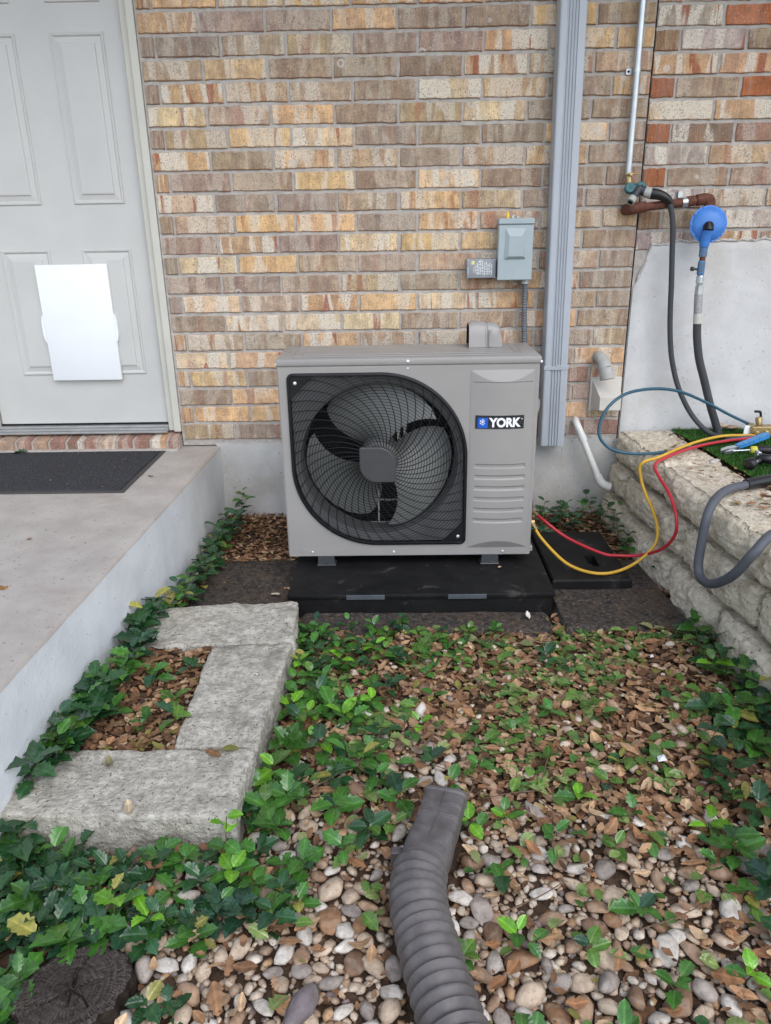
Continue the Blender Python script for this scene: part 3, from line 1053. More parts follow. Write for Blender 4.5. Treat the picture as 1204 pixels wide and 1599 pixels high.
tp = thing('garden_tap', (0.965, -0.08, 1.40), 'brass wall tap with teal and black hose splitter screwed on', 'tap')
mb = MB()
mb.tube([(0.9455, -.024, 1.490), (0.950, -.030, 1.460), (0.955, -.036, 1.425)], 0.013, 14)
mb.box(0.925, 0.985, -.05, -.042, 1.481, 1.487, .002)
mb.lathe([(.007, 0), (.007, .02)], (0.951, -.034, 1.484), (0, -1, 0), 10)
obj('tap_body', mb, M['brass'], tp, True, 40)
mb = MB()
for cx, cz in ((0.950, 1.427), (0.993, 1.430)):
    mb.lathe([(.020, 0), (.022, .004), (.022, .016), (.018, .020)], (cx, -.050, cz), (-.1, -1, .35), 14)
mb.tube([(0.945, -.058, 1.432), (1.0, -.058, 1.434)], 0.013, 12)
obj('splitter_collar', mb, M['teal'], tp, True, 40)
mb = MB()
mb.tube([(0.985, -.060, 1.428), (0.968, -.075, 1.408), (0.955, -.088, 1.392)], lambda i, n: 0.019 - 0.003 * i, 14)
mb.tube([(0.985, -.060, 1.428), (1.005, -.068, 1.417), (1.02, -.074, 1.412)], 0.018, 14)
obj('splitter_body', mb, M['dark_plastic'], tp, True, 40)
mb = MB()
mb.tube([(0.957, -.086, 1.394), (0.944, -.098, 1.378)], 0.0165, 16)
obj('outlet_nozzle', mb, M['pvc_grey'], tp, True, 40)
mb = MB()
mb.lathe([(.0001, 0), (.010, 0.0005), (.0105, .001)], (0.9436, -.0985, 1.3775), (-.55, -.5, -.66), 14)
obj('bore_shade', mb, M['gap'], tp)  # black disc on the nozzle end, shade of the hole as colour
mb = MB()
mb.tube([(1.008, -.070, 1.417), (1.034, -.082, 1.407)], 0.021, 16)
obj('hose_coupling', mb, M['pvc_grey'], tp, True, 40)

gh_ = thing('garden_hose', (1.2, -0.1, 0.42), 'dark grey garden hose hanging from the tap down to turf', 'hose')
mb = MB()
mb.tube(spline([(1.030, -.081, 1.409), (1.062, -.092, 1.402), (1.092, -.098, 1.386), (1.105, -.099, 1.366)], 5), lambda i, n: 0.0215 - 0.011 * (i / (n - 1)) ** 1.5, 14)
obj('end_fitting', mb, M['black_plastic'], gh_, True, 50)
mb = MB()
mb.tube(spline([(1.100, -.099, 1.376), (1.122, -.097, 1.300), (1.136, -.093, 1.17), (1.148, -.09, 1.05), (1.156, -.088, .95), (1.168, -.09, .84), (1.187, -.095, .74), (1.222, -.11, .63), (1.280, -.14, .52), (1.345, -.185, .452), (1.40, -.24, .440), (1.46, -.33, .438)], 8), 0.0112, 12)
obj('tube', mb, M['hose_dark'], gh_, True, 180)

rp = thing('rusty_gas_pipe', (1.1, -0.06, 1.36), 'rusty brown iron gas pipe strapped level across the brick wall', 'pipe')
mb = MB()
mb.tube(spline([(0.957, 0.0, 1.352), (0.957, -.045, 1.352), (0.963, -.066, 1.354), (0.990, -.072, 1.357)], 5), 0.0225, 14)
mb.lathe([(.0215, 0), (.0215, .03), (.0165, .032)], (0.985, -.072, 1.3566), (1, 0, .12), 14)
obj('elbow', mb, M['rust'], rp, True, 50)
mb = MB()
mb.tube([(1.0, -.072, 1.358), (1.1, -.074, 1.368), (1.245, -.076, 1.383)], 0.0165, 14)
obj('straight', mb, M['rust'], rp, True, 50)
mb = MB()
mb.lathe([(.0205, 0), (.0205, .028)], (1.178, -.075, 1.377), (1, 0, .1), 14)
mb.tube(spline([(1.215, -.076, 1.381), (1.250, -.077, 1.385), (1.266, -.079, 1.376), (1.268, -.080, 1.340), (1.268, -.080, 1.31)], 5), 0.0225, 14)
obj('corner_elbow', mb, M['rust'], rp, True, 50)
mb = MB()
mb.tube([(1.158, -.0745, 1.373), (1.182, -.075, 1.3755)], 0.0185, 16)
mb.box(1.160, 1.182, -.012, -.004, 1.392, 1.420, .002)
mb.box(1.163, 1.180, -.058, -.004, 1.386, 1.3905, .0008)
obj('pipe_strap', mb, M['galv'], rp, True, 40)

rg = thing('gas_regulator', (1.25, -0.12, 0.86), 'round blue gas regulator with valve and fittings below it', 'regulator')
mb = MB()
ax = Vector((-.10, -1, .12)).normalized()
c0 = Vector((1.262, -.085, 1.287))
mb.lathe([(.030, 0), (.050, .006), (.066, .018), (.066, .022), (.0715, .0225), (.0715, .031), (.066, .0315), (.062, .037), (.045, .048), (.026, .053), (.001, .054)], c0, ax, 40)
for k in range(10):
    t = 2 * pi * k / 10
    B1 = ax.cross(Vector((0, 0, 1))).normalized()
    B2 = ax.cross(B1)
    p = c0 + ax * .020 + (B1 * cos(t) + B2 * sin(t)) * .0665
    mb.lathe([(.0045, 0), (.0045, .015)], p, ax, 8)
obj('diaphragm_housing', mb, M['reg_blue'], rg, True, 35)
mb = MB()
mb.tube([(1.252, -.137, 1.283), (1.247, -.150, 1.282), (1.246, -.155, 1.268)], 0.020, 16)
obj('vent_cap', mb, M['black_plastic'], rg, True, 50)
mb = MB()
mb.tube([(1.247, -.143, 1.272), (1.246, -.137, 1.25), (1.247, -.128, 1.21)], lambda i, n: 0.0195, 14)
obj('neck', mb, M['reg_blue'], rg, True, 50)
mb = MB()
mb.lathe([(.0165, 0), (.0165, .035), (.0175, .036), (.0175, .046)], (1.247, -.128, 1.168), (0, 0, 1), 10)
obj('nut', mb, M['worn_blue'], rg)
mb = MB()
mb.lathe([(.0115, 0), (.0115, .016)], (1.2475, -.128, 1.153), (0, 0, 1), 12)
obj('rusted_nipple', mb, M['rust'], rg)
mb = MB()
mb.lathe([(.0125, 0), (.0155, .006), (.0155, .05), (.0125, .056)], (1.2465, -.128, 1.097), (0, 0, 1), 8)
va = obj('valve', mb, M['worn_blue'], rg)
mb = MB()
mb.lathe([(.005, 0), (.005, .016), (.009, .017), (.009, .027)], (1.231, -.130, 1.120), (-1, -.2, .1), 10)
obj('valve_key', mb, M['dark_plastic'], va)
mb = MB()
mb.lathe([(.010, 0), (.0155, .006), (.0155, .030), (.012, .036)], (1.248, -.128, 1.060), (0, 0, 1), 14)
mb.lathe([(.0175, 0), (.0175, .036)], (1.250, -.128, 1.022), (0, 0, 1), 6)
obj('steel_coupling', mb, M['galv'], rg)
gl = thing('gas_hose', (1.3, -0.13, 0.42), 'black gas hose with braided collar hanging below the blue regulator', 'hose')
mb = MB()
mb.tube([(1.250, -.128, 1.022), (1.2525, -.129, .98), (1.2555, -.130, .945)], lambda i, n: .0165, 14)
obj('braided_collar', mb, M['braid'], gl, True, 50)
mb = MB()
mb.tube([(1.2555, -.130, .945), (1.259, -.130, .905)], 0.0175, 14)
obj('white_tag', mb, M['vent_white'], gl, True, 50)
mb = MB()
mb.tube(spline([(1.258, -.130, .91), (1.265, -.130, .85), (1.285, -.130, .76), (1.318, -.130, .67), (1.358, -.132, .56), (1.395, -.135, .47), (1.41, -.137, .425)], 8), 0.0165, 14)
obj('tube', mb, M['hose_dark'], gl, True, 180)

# ================================================================== HEAT PUMP
HX0, HX1, HY0, HY1, HZ0, HZ1 = -0.416, 0.505, -0.716, -0.400, 0.126, 0.850
LC, LH = (-0.0625, 0.498), (0.3215, 0.328)       # centre and half size of the leaf-shaped grille
RB_, RS_ = 0.315, 0.022


def leaf_in(x, z, ins=0.0, H=LH, rb=RB_, rs=RS_):
    hx, hz = H[0] - ins, H[1] - ins
    r_ = (rb if x * z > 0 else rs) - ins
    r_ = max(r_, 0.002)
    dx, dz = abs(x) - (hx - r_), abs(z) - (hz - r_)
    if dx > 0 and dz > 0:
        return dx * dx + dz * dz <= r_ * r_
    return abs(x) <= hx and abs(z) <= hz


def leaf_r(t, ins=0.0, H=LH, rb=RB_, rs=RS_):
    lo, hi = 0.0, 0.6
    c, s = cos(t), sin(t)
    for _ in range(26):
        m_ = (lo + hi) / 2
        if leaf_in(m_ * c, m_ * s, ins, H, rb, rs):
            lo = m_
        else:
            hi = m_
    return lo


hp = thing('heat_pump', (0.045, -0.56, 0.088), 'taupe grey heat pump outdoor unit with black round fan grille', 'heat pump')
rect = (HX0 - LC[0], HX1 - LC[0], HZ0 - LC[1], HZ1 - LC[1])
angs = sorted(list(np.linspace(-pi, pi, 220, endpoint=False)) + [atan2(zz, xx) for xx in rect[:2] for zz in rect[2:]])
V, F = [], []
for t in angs:
    c, s = cos(t), sin(t)
    ro = min((rect[1] if c > 0 else rect[0]) / c if abs(c) > 1e-9 else 9, (rect[3] if s > 0 else rect[2]) / s if abs(s) > 1e-9 else 9)
    ri = leaf_r(t, 0.006)
    V += [(LC[0] + ro * c, HY0 + .004, LC[1] + ro * s), (LC[0] + (ro - .006) * c, HY0, LC[1] + (ro - .006) * s), (LC[0] + ri * c, HY0, LC[1] + ri * s), (LC[0] + ri * c, HY0 + .012, LC[1] + ri * s)]
n = len(angs)
for k in range(n):
    q = (k + 1) % n
    for l in range(3):
        F.append((4 * k + l, 4 * q + l, 4 * q + l + 1, 4 * k + l + 1))
mb = MB()
mb.add(V, F)
fp = obj('front_panel', mb, M['cabinet'], hp)
mb = MB()
mb.box(HX0, HX0 + .003, HY0 + .004, HY1, HZ0, HZ1)
mb.box(HX1 - .003, HX1, HY0 + .004, HY1, HZ0, HZ1)
mb.box(0.262, 0.265, HY0 + .02, HY1, HZ0 + .01, HZ1 - .001)
mb.box(HX0 + .003, HX1 - .003, HY0 + .004, HY1, HZ0, HZ0 + .004)
mb.box(HX0 + .004, HX1 - .004, HY0 - .0015, HY0 + .006, HZ0 - .001, HZ0 + .004, .001)
obj('cabinet', mb, M['cabinet'], hp)
mb = MB()
mb.box(HX0 - .004, HX1 + .004, HY0 - .004, HY1 + .004, HZ1 + .0005, 0.8745, 0.005, seg=2)
lid = obj('lid', mb, M['cabinet'], hp, True)
mb = MB()
mb.box(HX0 + .055, HX1 - .055, HY0 + .030, HY1 - .030, 0.8746, 0.8785, 0.003)
mb.box(HX0 + .085, HX1 - .085, HY0 + .055, HY1 - .055, 0.8786, 0.8815, 0.0025)
obj('raised_ribs', mb, M['cabinet'], lid)

# lower base rail with rounded corner
mb = MB()
pl = [(HX0 + .050, .128), (HX0 + .050, .150), (HX0 + .056, .1555), (HX1 - .050, .1555), (HX1 - .030, .150), (HX1 - .018, .140), (HX1 - .014, .128)]
mb.prism(pl[::-1], HY0 - .0035, HY0 - .0005)
obj('base_rail', mb, M['cabinet'], hp)

# bulged service panel with pressed slots
SX0, SX1, SZ0, SZ1 = 0.265, 0.489, 0.156, 0.829
slots = [(0.4805 + 0.0445 * 0) - 0.0425 * k for k in range(6)]


def sv(u, v):
    x = SX0 + (SX1 - SX0) * u
    z = SZ0 + (SZ1 - SZ0) * v
    xx = 2 * u - 1
    b_ = 0.017 * (1 - xx * xx)
    b_ = min(b_, (SZ1 - z) * 0.42, (z - SZ0) * 0.55)
    y = HY0 - 0.0012 - b_
    for zc in slots:
        dx = abs(x - 0.3765) - 0.092
        dz = abs(z - zc - 0.0) - 0.0085
        d = max(dx, dz)
        if d < 0:
            y += 0.0045 * min(1.0, -d / 0.0035)
    if abs(z - 0.7855) < 0.0016 and abs(xx) < 0.93:
        y += 0.0035
    return (x, y, z)


mb = MB()
mb.grid(72, 400, sv)
w0 = len(mb.v)
sp_ = obj('service_panel', mb, M['cabinet'], hp, True, 28)

# badge
bd = []
mb = MB()


def bulge_y(x, z):
    xx = 2 * (x - SX0) / (SX1 - SX0) - 1
    return HY0 - 0.0012 - 0.017 * (1 - xx * xx)


def badge_sheet(x0, x1, z0, z1, dep, nx=16):
    mb = MB()
    V, F = [], []
    for i in range(nx + 1):
        x = x0 + (x1 - x0) * i / nx
        y = bulge_y(x, 0)
        V += [(x, y + .001, z0), (x, y - dep, z0), (x, y - dep, z1), (x, y + .001, z1)]
    for i in range(nx):
        for k in range(3):
            F.append((4 * i + k, 4 * i + 4 + k, 4 * i + 5 + k, 4 * i + k + 1))
    F += [(0, 1, 2, 3), (4 * nx + 3, 4 * nx + 2, 4 * nx + 1, 4 * nx)]
    return mb.add(V, F)


badge = obj('badge', badge_sheet(0.2830, 0.4555, 0.6215, 0.6695, 0.0022), M['badge_black'], hp)
obj('blue_square', badge_sheet(0.2915, 0.3265, 0.6245, 0.6610, 0.0030, 6), M['badge_blue'], badge)


def text_mesh(txt, size, off, ext):
    cu = bpy.data.curves.new('lettering', 'FONT')
    cu.body = txt
    cu.size = size
    cu.offset = off
    cu.extrude = ext
    to = bpy.data.objects.new('lettering', cu)
    COL.objects.link(to)
    bpy.context.view_layer.update()
    me = bpy.data.meshes.new_from_object(to.evaluated_get(bpy.context.evaluated_depsgraph_get()))
    bpy.data.objects.remove(to)
    V = np.array([v.co[:] for v in me.vertices])
    F = [tuple(p.vertices) for p in me.polygons]
    bpy.data.meshes.remove(me)
    return V, F


def put_text(name, txt, x0, x1, z0, z1, parent, off=0.035, mat='badge_white', dep=.0034):
    Vt, Ft = text_mesh(txt, 1.0, off, 0.01)
    lo, hi = Vt.min(0), Vt.max(0)
    out = []
    for p in Vt:
        x = x0 + (x1 - x0) * (p[0] - lo[0]) / (hi[0] - lo[0])
        z = z0 + (z1 - z0) * (p[1] - lo[1]) / (hi[1] - lo[1])
        out.append((x, bulge_y(x, 0) - dep + 0.0008 * (1 if p[2] < 0 else 0), z))
    mb = MB()
    mb.add(out, Ft)
    obj(name, mb, M[mat], parent)


put_text('lettering', 'YORK', 0.3300, 0.4440, 0.6275, 0.6620, badge, 0.045)
put_text('trademark', 'TM', 0.4440, 0.4500, 0.6545, 0.6585, badge, 0.01)
mb = MB()
cx, cz = 0.3085, 0.6460
yy = bulge_y(cx, 0) - 0.0036
for k in range(6):
    t = k * pi / 3 + pi / 2
    e = (cx + .0115 * cos(t), yy, cz + .0115 * sin(t))
    mb.tube([(cx, yy, cz), e], 0.0009, 6)
    for s in (-1, 1):
        b0 = (cx + .0068 * cos(t), yy, cz + .0068 * sin(t))
        b1 = (b0[0] + .0045 * cos(t + s * .8), yy, b0[2] + .0045 * sin(t + s * .8))
        mb.tube([b0, b1], 0.0008, 6)
obj('snowflake', mb, M['badge_white'], badge)

# grille frame
prof = [(0.0, .0008), (.0005, -.0055), (.003, -.0080), (.0095, -.0080), (.0115, -.0055), (.012, .006)]
V, F = [], []
na = 260
for k in range(na):
    t = 2 * pi * k / na + .003
    for ins, d in prof:
        r_ = leaf_r(t, ins)
        V.append((LC[0] + r_ * cos(t), HY0 + d, LC[1] + r_ * sin(t)))
m_ = len(prof)
for k in range(na):
    q = (k + 1) % na
    for l in range(m_ - 1):
        F.append((m_ * k + l, m_ * q + l, m_ * q + l + 1, m_ * k + l + 1))
mb = MB()
mb.add(V, F)
gf = obj('grille_frame', mb, M['grille'], hp, True, 50)
# grille wires: circles and swirling spokes following a shallow dome


def dome(r_):
    return HY0 - 0.002 - 0.014 * max(0.0, 1 - (r_ / 0.36) ** 2)


mb = MB()
rad = 0.082
while rad < 0.43:
    run = []
    N_ = 150
    ok_all = True
    for k in range(N_ + 1):
        t = 2 * pi * k / N_
        x, z = rad * cos(t), rad * sin(t)
        if leaf_in(x, z, 0.010):
            run.append((LC[0] + x, dome(rad) + .0012, LC[1] + z))
        else:
            if len(run) > 2:
                mb.tube(run, 0.00105, 4, False)
            run = []
    if len(run) > 2:
        mb.tube(run, 0.00105, 4, False)
    rad += 0.0102
for k in range(44):
    t0 = 2 * pi * k / 44
    run = []
    for i in range(40):
        r_ = 0.062 + i * 0.0095
        t = t0 + 0.80 * ((r_ - .06) / .27) ** 0.9
        x, z = r_ * cos(t), r_ * sin(t)
        if not leaf_in(x, z, 0.009):
            break
        run.append((LC[0] + x, dome(r_) - .0006, LC[1] + z))
    if len(run) > 2:
        mb.tube(run, 0.0017, 4, False)
wires = obj('grille_wires', mb, M['grille'], hp, True, 180)
# corner plates
mb = MB()
xl, zt_ = LC[0] - LH[0] + .011, LC[1] + LH[1] - .011
mb.prism([(xl, zt_), (xl, zt_ - .088), (xl + .012, zt_ - .068), (xl + .062, zt_ - .016), (xl + .086, zt_)], HY0 - .0055, HY0 - .001)
obj('corner_plate', mb, M['grille'], wires)
mb = MB()
xr, zb_ = LC[0] + LH[0] - .011, LC[1] - LH[1] + .011
mb.prism([(xr, zb_), (xr, zb_ + .088), (xr - .012, zb_ + .068), (xr - .062, zb_ + .016), (xr - .086, zb_)], HY0 - .0055, HY0 - .001)
obj('corner_plate', mb, M['grille'], wires)
# hub cap
V, F = [], []
na = 80
HC = (0.0655, 0.067)
for k in range(na):
    t = 2 * pi * k / na
    for ins, y in ((0, HY0 - .008), (.0005, HY0 - .0185), (.004, HY0 - .021)):
        r_ = leaf_r(t, ins, HC, .064, .007)
        V.append((LC[0] - .006 + r_ * cos(t), y, LC[1] - .006 + r_ * sin(t)))
for k in range(na):
    q = (k + 1) % na
    for l in range(2):
        F.append((3 * k + l, 3 * q + l, 3 * q + l + 1, 3 * k + l + 1))
F.append(tuple(3 * k + 2 for k in range(na)))
mb = MB()
mb.add(V, F)
obj('hub_cap', mb, M['cap_grey'], hp, False)
# shroud with round orifice
V, F = [], []
for k in range(180):
    t = 2 * pi * k / 180 + .001
    c, s = cos(t), sin(t)
    ro = leaf_r(t, .0135)
    for r_, y in ((ro, HY0 + .010), (max(min(ro - .001, .305), .296), HY0 + .012), (.288, HY0 + .018), (.282, HY0 + .035), (.280, HY0 + .11)):
        V.append((LC[0] + r_ * c, y, LC[1] + r_ * s))
for k in range(180):
    q = (k + 1) % 180
    for l in range(4):
        F.append((5 * k + l, 5 * q + l, 5 * q + l + 1, 5 * k + l + 1))
mb = MB()
mb.add(V, F)
obj('shroud', mb, M['shroud'], hp, True, 50)
# fan: three sickle blades on a hub
for b_i, tb in enumerate((radians(-12), radians(108), radians(228))):
    mb = MB()

    def bl(u, v):
        r_ = 0.062 + 0.211 * v
        wd = radians(42 + 16 * v - 6 * v * v)
        sweep = radians(-20 * v * v)
        t = tb + sweep + wd * (2 * u - 1)
        edge = 1 - abs(2 * u - 1) ** 6
        rr = r_ - 0.016 * v * (1 - edge)
        y = HY0 + 0.085 + 0.060 * (2 * u - 1) + 0.010 * v * (1 - (2 * u - 1) ** 2)
        return (LC[0] + rr * cos(t), y, LC[1] + rr * sin(t))

    mb.grid(22, 14, bl)
    nv = len(mb.v)
    mb.add([(x, y + .003, z) for x, y, z in mb.v[:nv]], [tuple(reversed(f)) for f in mb.f])
    obj('fan_blade', mb, M['blade'], hp, True, 60)
mb = MB()
mb.lathe([(.03, 0), (.066, .008), (.070, .02), (.070, .10)], (LC[0], HY0 + .022, LC[1]), (0, 1, 0), 32)
obj('fan_hub', mb, M['blade'], hp, True, 40)
# coil with fins and tubes, motor bracket
mb = MB()
mb.box(HX0 + .006, 0.260, HY1 - .03, HY1 - .004, HZ0 + .01, HZ1 - .002)
for k in range(30):
    z = HZ0 + .03 + k * .0232
    mb.tube([(HX0 + .01, HY1 - .034, z), (0.258, HY1 - .034, z)], .004, 6)
obj('coil', mb, M['coil'], hp)
mb = MB()
for x_ in (0.010, 0.034):
    mb.box(x_ - .006, x_ + .006, HY0 + .150, HY0 + .160, HZ0 + .02, HZ1 - .005, .001)
mb.box(-.075, -.068, HY0 + .140, HY0 + .147, HZ0 + .03, .52, .001)
mb.box(-.12, .06, HY0 + .140, HY0 + .146, .298, .304, .001)
mb.box(-.14, -.02, HY0 + .140, HY0 + .146, .205, .209, .001)
mb.lathe([(.055, 0), (.06, .01), (.06, .06)], (LC[0] + .01, HY0 + .115, LC[1]), (0, 1, 0), 24)
obj('motor_bracket', mb, M['post'], hp)
# screws
scr = MB()
scr.lathe([(.0062, 0), (.0058, .002), (.003, .0035)], (0, 0, 0), (0, -1, 0), 12)
scr_me = mesh_from('screw', scr.v, scr.f, M['screw'], True, 40)
for x_, y_, z_, s_ in ((0.0435, HY0 - .004, 0.8625, 1), (0.0435, HY0, 0.838, .55), (-0.324, HY0 - .0035, 0.1435, .8), (-0.014, HY0 - .0035, 0.142, .8), (0.400, HY0 - .0035, 0.1395, .8),
                       (xl + .019, HY0 - .0055, zt_ - .023, 1), (xr - .019, HY0 - .0055, zb_ + .023, 1), (HX0 - .001, HY0 - .002, .858, .6), (HX1 + .003, HY0 - .002, .855, .8)):
    o = link('screw', scr_me, hp, Vector((x_, y_, z_)) - Vector(ORG[hp.name]), scale=(s_, s_, s_))
# feet
mb0 = None
for x_ in (-0.2725, 0.352):
    for y_ in (HY0 + .0, HY1 - .03):
        mb = MB()
        mb.box(x_ - .036, x_ + .036, y_ - .012, y_ + .036, .0885, .0935, .0015)
        V = [(x_ - .032, y_ - .010, .0936), (x_ + .032, y_ - .010, .0936), (x_ + .032, y_ + .03, .0936), (x_ - .032, y_ + .03, .0936)]
        V += [(x_ - .031, y_ - .009, .1255), (x_ + .031, y_ - .009, .1255), (x_ + .031, y_ + .03, .1255), (x_ - .031, y_ + .03, .1255)]
        mb.add(V, [(0, 1, 5, 4), (1, 2, 6, 5), (2, 3, 7, 6), (3, 0, 4, 7), (4, 5, 6, 7)])
        mb.lathe([(.007, 0), (.006, .004), (.006, .010)], (x_, y_ - .004, .0936), (0, -.6, 1), 6)
        obj('foot', mb, M['foot'], hp)
# service valves and side handle
mb = MB()
mb.tube([(HX1 - .01, -.60, .262), (HX1 + .020, -.60, .262)], .010, 10)
mb.tube([(HX1 + .008, -.60, .262), (HX1 + .008, -.63, .262)], .007, 8)
mb.tube([(HX1 - .01, -.585, .205), (HX1 + .018, -.585, .205)], .012, 10)
mb.tube([(HX1 + .008, -.585, .205), (HX1 + .030, -.60, .235)], .006, 8)
mb.lathe([(.009, 0), (.009, .018)], (HX1 + .018, -.585, .205), (1, 0, 0), 6)
obj('service_valve', mb, M['brass'], hp, True, 40)
mb = MB()
pl = [(HX1 + .0005, .760), (HX1 + .0005, .625), (HX1 + .010, .640), (HX1 + .020, .672), (HX1 + .021, .700), (HX1 + .011, .715), (HX1 + .012, .745)]
mb.prism(pl, -.640, -.560)
obj('side_handle', mb, M['cabinet'], hp)
mb = MB()
mb.box(HX1 - .002, HX1 + .012, -.700, -.66, .128, .150, .003)
obj('base_clip', mb, M['cabinet'], hp)

ls = thing('insulated_line', (0.56, -0.3, 0.03), 'black foam insulated refrigerant line curving behind the heat pump', 'pipe')
mb = MB()
mb.tube(spline([(0.470, -.395, .235), (0.530, -.36, .26), (0.556, -.32, .22), (0.568, -.29, .13), (0.55, -.27, .045), (0.46, -.25, .028)], 8), .021, 14)
obj('foam_sleeve', mb, M['black_plastic'], ls, True, 60)

# grey cover cap standing on the lid
cc = thing('cover_cap', (0.345, -0.50, 0.8745), 'grey plastic cover cap standing on the heat pump lid', 'cap')
mb = MB()


def arch(k, w, h):
    return [(w * a, h * b) for a, b in ((-1, 0), (-.94, .45), (-.86, .80), (-.62, .96), (-.2, 1.0), (.2, 1.0), (.62, .96), (.86, .80), (.94, .45), (1, 0))]


secs = [(0.270, .056, .082), (0.284, .053, .091), (0.330, .047, .085), (0.332, .044, .083), (0.338, .044, .083), (0.340, .047, .085), (0.372, .045, .082), (0.384, .050, .070), (0.392, .054, .03)]
V, F = [], []
for x_, w_, h_ in secs:
    for a, b in arch(0, w_, h_):
        V.append((x_, -.505 + a, .8825 + b))
for i in range(len(secs) - 1):
    for j in range(9):
        F.append((i * 10 + j, (i + 1) * 10 + j, (i + 1) * 10 + j + 1, i * 10 + j + 1))
F.append(tuple(80 + j for j in range(10)))
for j in range(9):
    pass
mb.add(V, F)
hood_v, hood_f = mb.v, mb.f
mb = MB()
V, F = [], []
nv = 0
for x_, w_, h_ in secs[:5]:
    for a, b in arch(0, w_ - .005, h_ - .005):
        V.append((x_ + .0, -.505 + a, .8825 + b))
for i in range(4):
    for j in range(9):
        F.append((nv + i * 10 + j + 1, nv + (i + 1) * 10 + j + 1, nv + (i + 1) * 10 + j, nv + i * 10 + j))
F.append(tuple(nv + 40 + j for j in range(10)))
mb.add(V, F)
obj('shade_lining', mb, M['gap'], cc, True, 45)  # black inner skin paints the shade inside the cap, no real lining
mb = MB()
mb.v, mb.f = hood_v, hood_f
obj('hood', mb, M['cabinet'], cc, True, 45)
mb = MB()
mb.box(.343, .352, -.5575, -.5535, .884, .946, .0015)
obj('rib', mb, M['cabinet'], cc)

# ------------------------------------------------------------------ pads and mats
pad = thing('equipment_pad', (0.08, -0.63, 0.0), 'black plastic equipment pad under the heat pump', 'pad')
mb = MB()
mb.box(-0.384, 0.549, -0.960, -0.305, -0.02, 0.066, 0.004)
obj('skirt', mb, M['pad'], pad)
mb = MB()
mb.box(-0.392, 0.556, -0.968, -0.298, 0.0665, 0.088, 0.006, seg=2)
obj('deck', mb, M['pad'], pad, True)
for x_ in (-0.115, 0.245):
    mb = MB()
    mb.box(x_ - .068, x_ + .068, -0.9712, -0.9665, 0.0675, 0.0845, 0.001)
    obj('name_plate', mb, M['pad_label'], pad)
pad2 = thing('equipment_pad', (0.78, -0.57, 0.0), 'smaller black plastic pad with a slot hole beside the heat pump', 'pad')
mb = MB()
loops = [[(0.578, -.81), (0.875, -.81), (0.875, -.33), (0.578, -.33)], [(0.584, -.804), (0.869, -.804), (0.869, -.336), (0.584, -.336)],
         [(0.745, -.690), (0.785, -.690), (0.785, -.585), (0.745, -.585)], [(0.747, -.688), (0.783, -.688), (0.783, -.587), (0.747, -.587)]]
V = [(x, y, -.01) for x, y in loops[0]] + [(x, y, .052) for x, y in loops[0]] + [(x, y, .058) for x, y in loops[1]] + [(x, y, .058) for x, y in loops[2]] + [(x, y, .010) for x, y in loops[3]]
F = [(4 * l + k, 4 * l + (k + 1) % 4, 4 * l + 4 + (k + 1) % 4, 4 * l + 4 + k) for l in range(4) for k in range(4)] + [(16, 17, 18, 19)]
mb.add(V, F)
obj('deck', mb, M['pad'], pad2)


def rough_sheet(name, quad, z0, z1, label, seed, cat='mat'):
    mb = MB()

    def f(u, v):
        a, b, c, d = [Vector((*q, 0)) for q in quad]
        p = (a * (1 - u) + b * u) * (1 - v) + (d * (1 - u) + c * u) * v
        n_ = 0.006 * fbm((p.x * 5 + seed, p.y * 5, 1), 3)
        e = min(u, 1 - u, v, 1 - v)
        return (p.x + (0.006 * fbm((v * 9, seed, 0), 2) if u in (0, 1) else 0), p.y + (0.006 * fbm((u * 9, seed, 4), 2) if v in (0, 1) else 0), (z1 + n_) if e > .001 else z0)

    mb.grid(30, 24, f)
    o = obj(name, mb, M['rubber_mat'], None, True, 60)
    tag(o, label, cat, 'weathered dark mats on the soil')
    return o


rough_sheet('ground_mat', [(0.560, -1.120), (1.010, -1.095), (0.975, -0.52), (0.545, -0.55)], -.02, .020, 'weathered dark brown mat showing beside the small pad', 1)
rough_sheet('ground_mat', [(-0.36, -1.075), (0.548, -1.105), (0.548, -0.6), (-0.36, -0.6)], -.02, .008, 'weathered dark mat edge sticking out in front of the big pad', 2)
rough_sheet('ground_mat', [(-0.80, -0.99), (-0.40, -1.0), (-0.385, -0.47), (-0.745, -0.47)], -.02, .006, 'weathered dark mat covered in leaf crumbs beside porch plants', 3)

# ------------------------------------------------------------------ rough stones


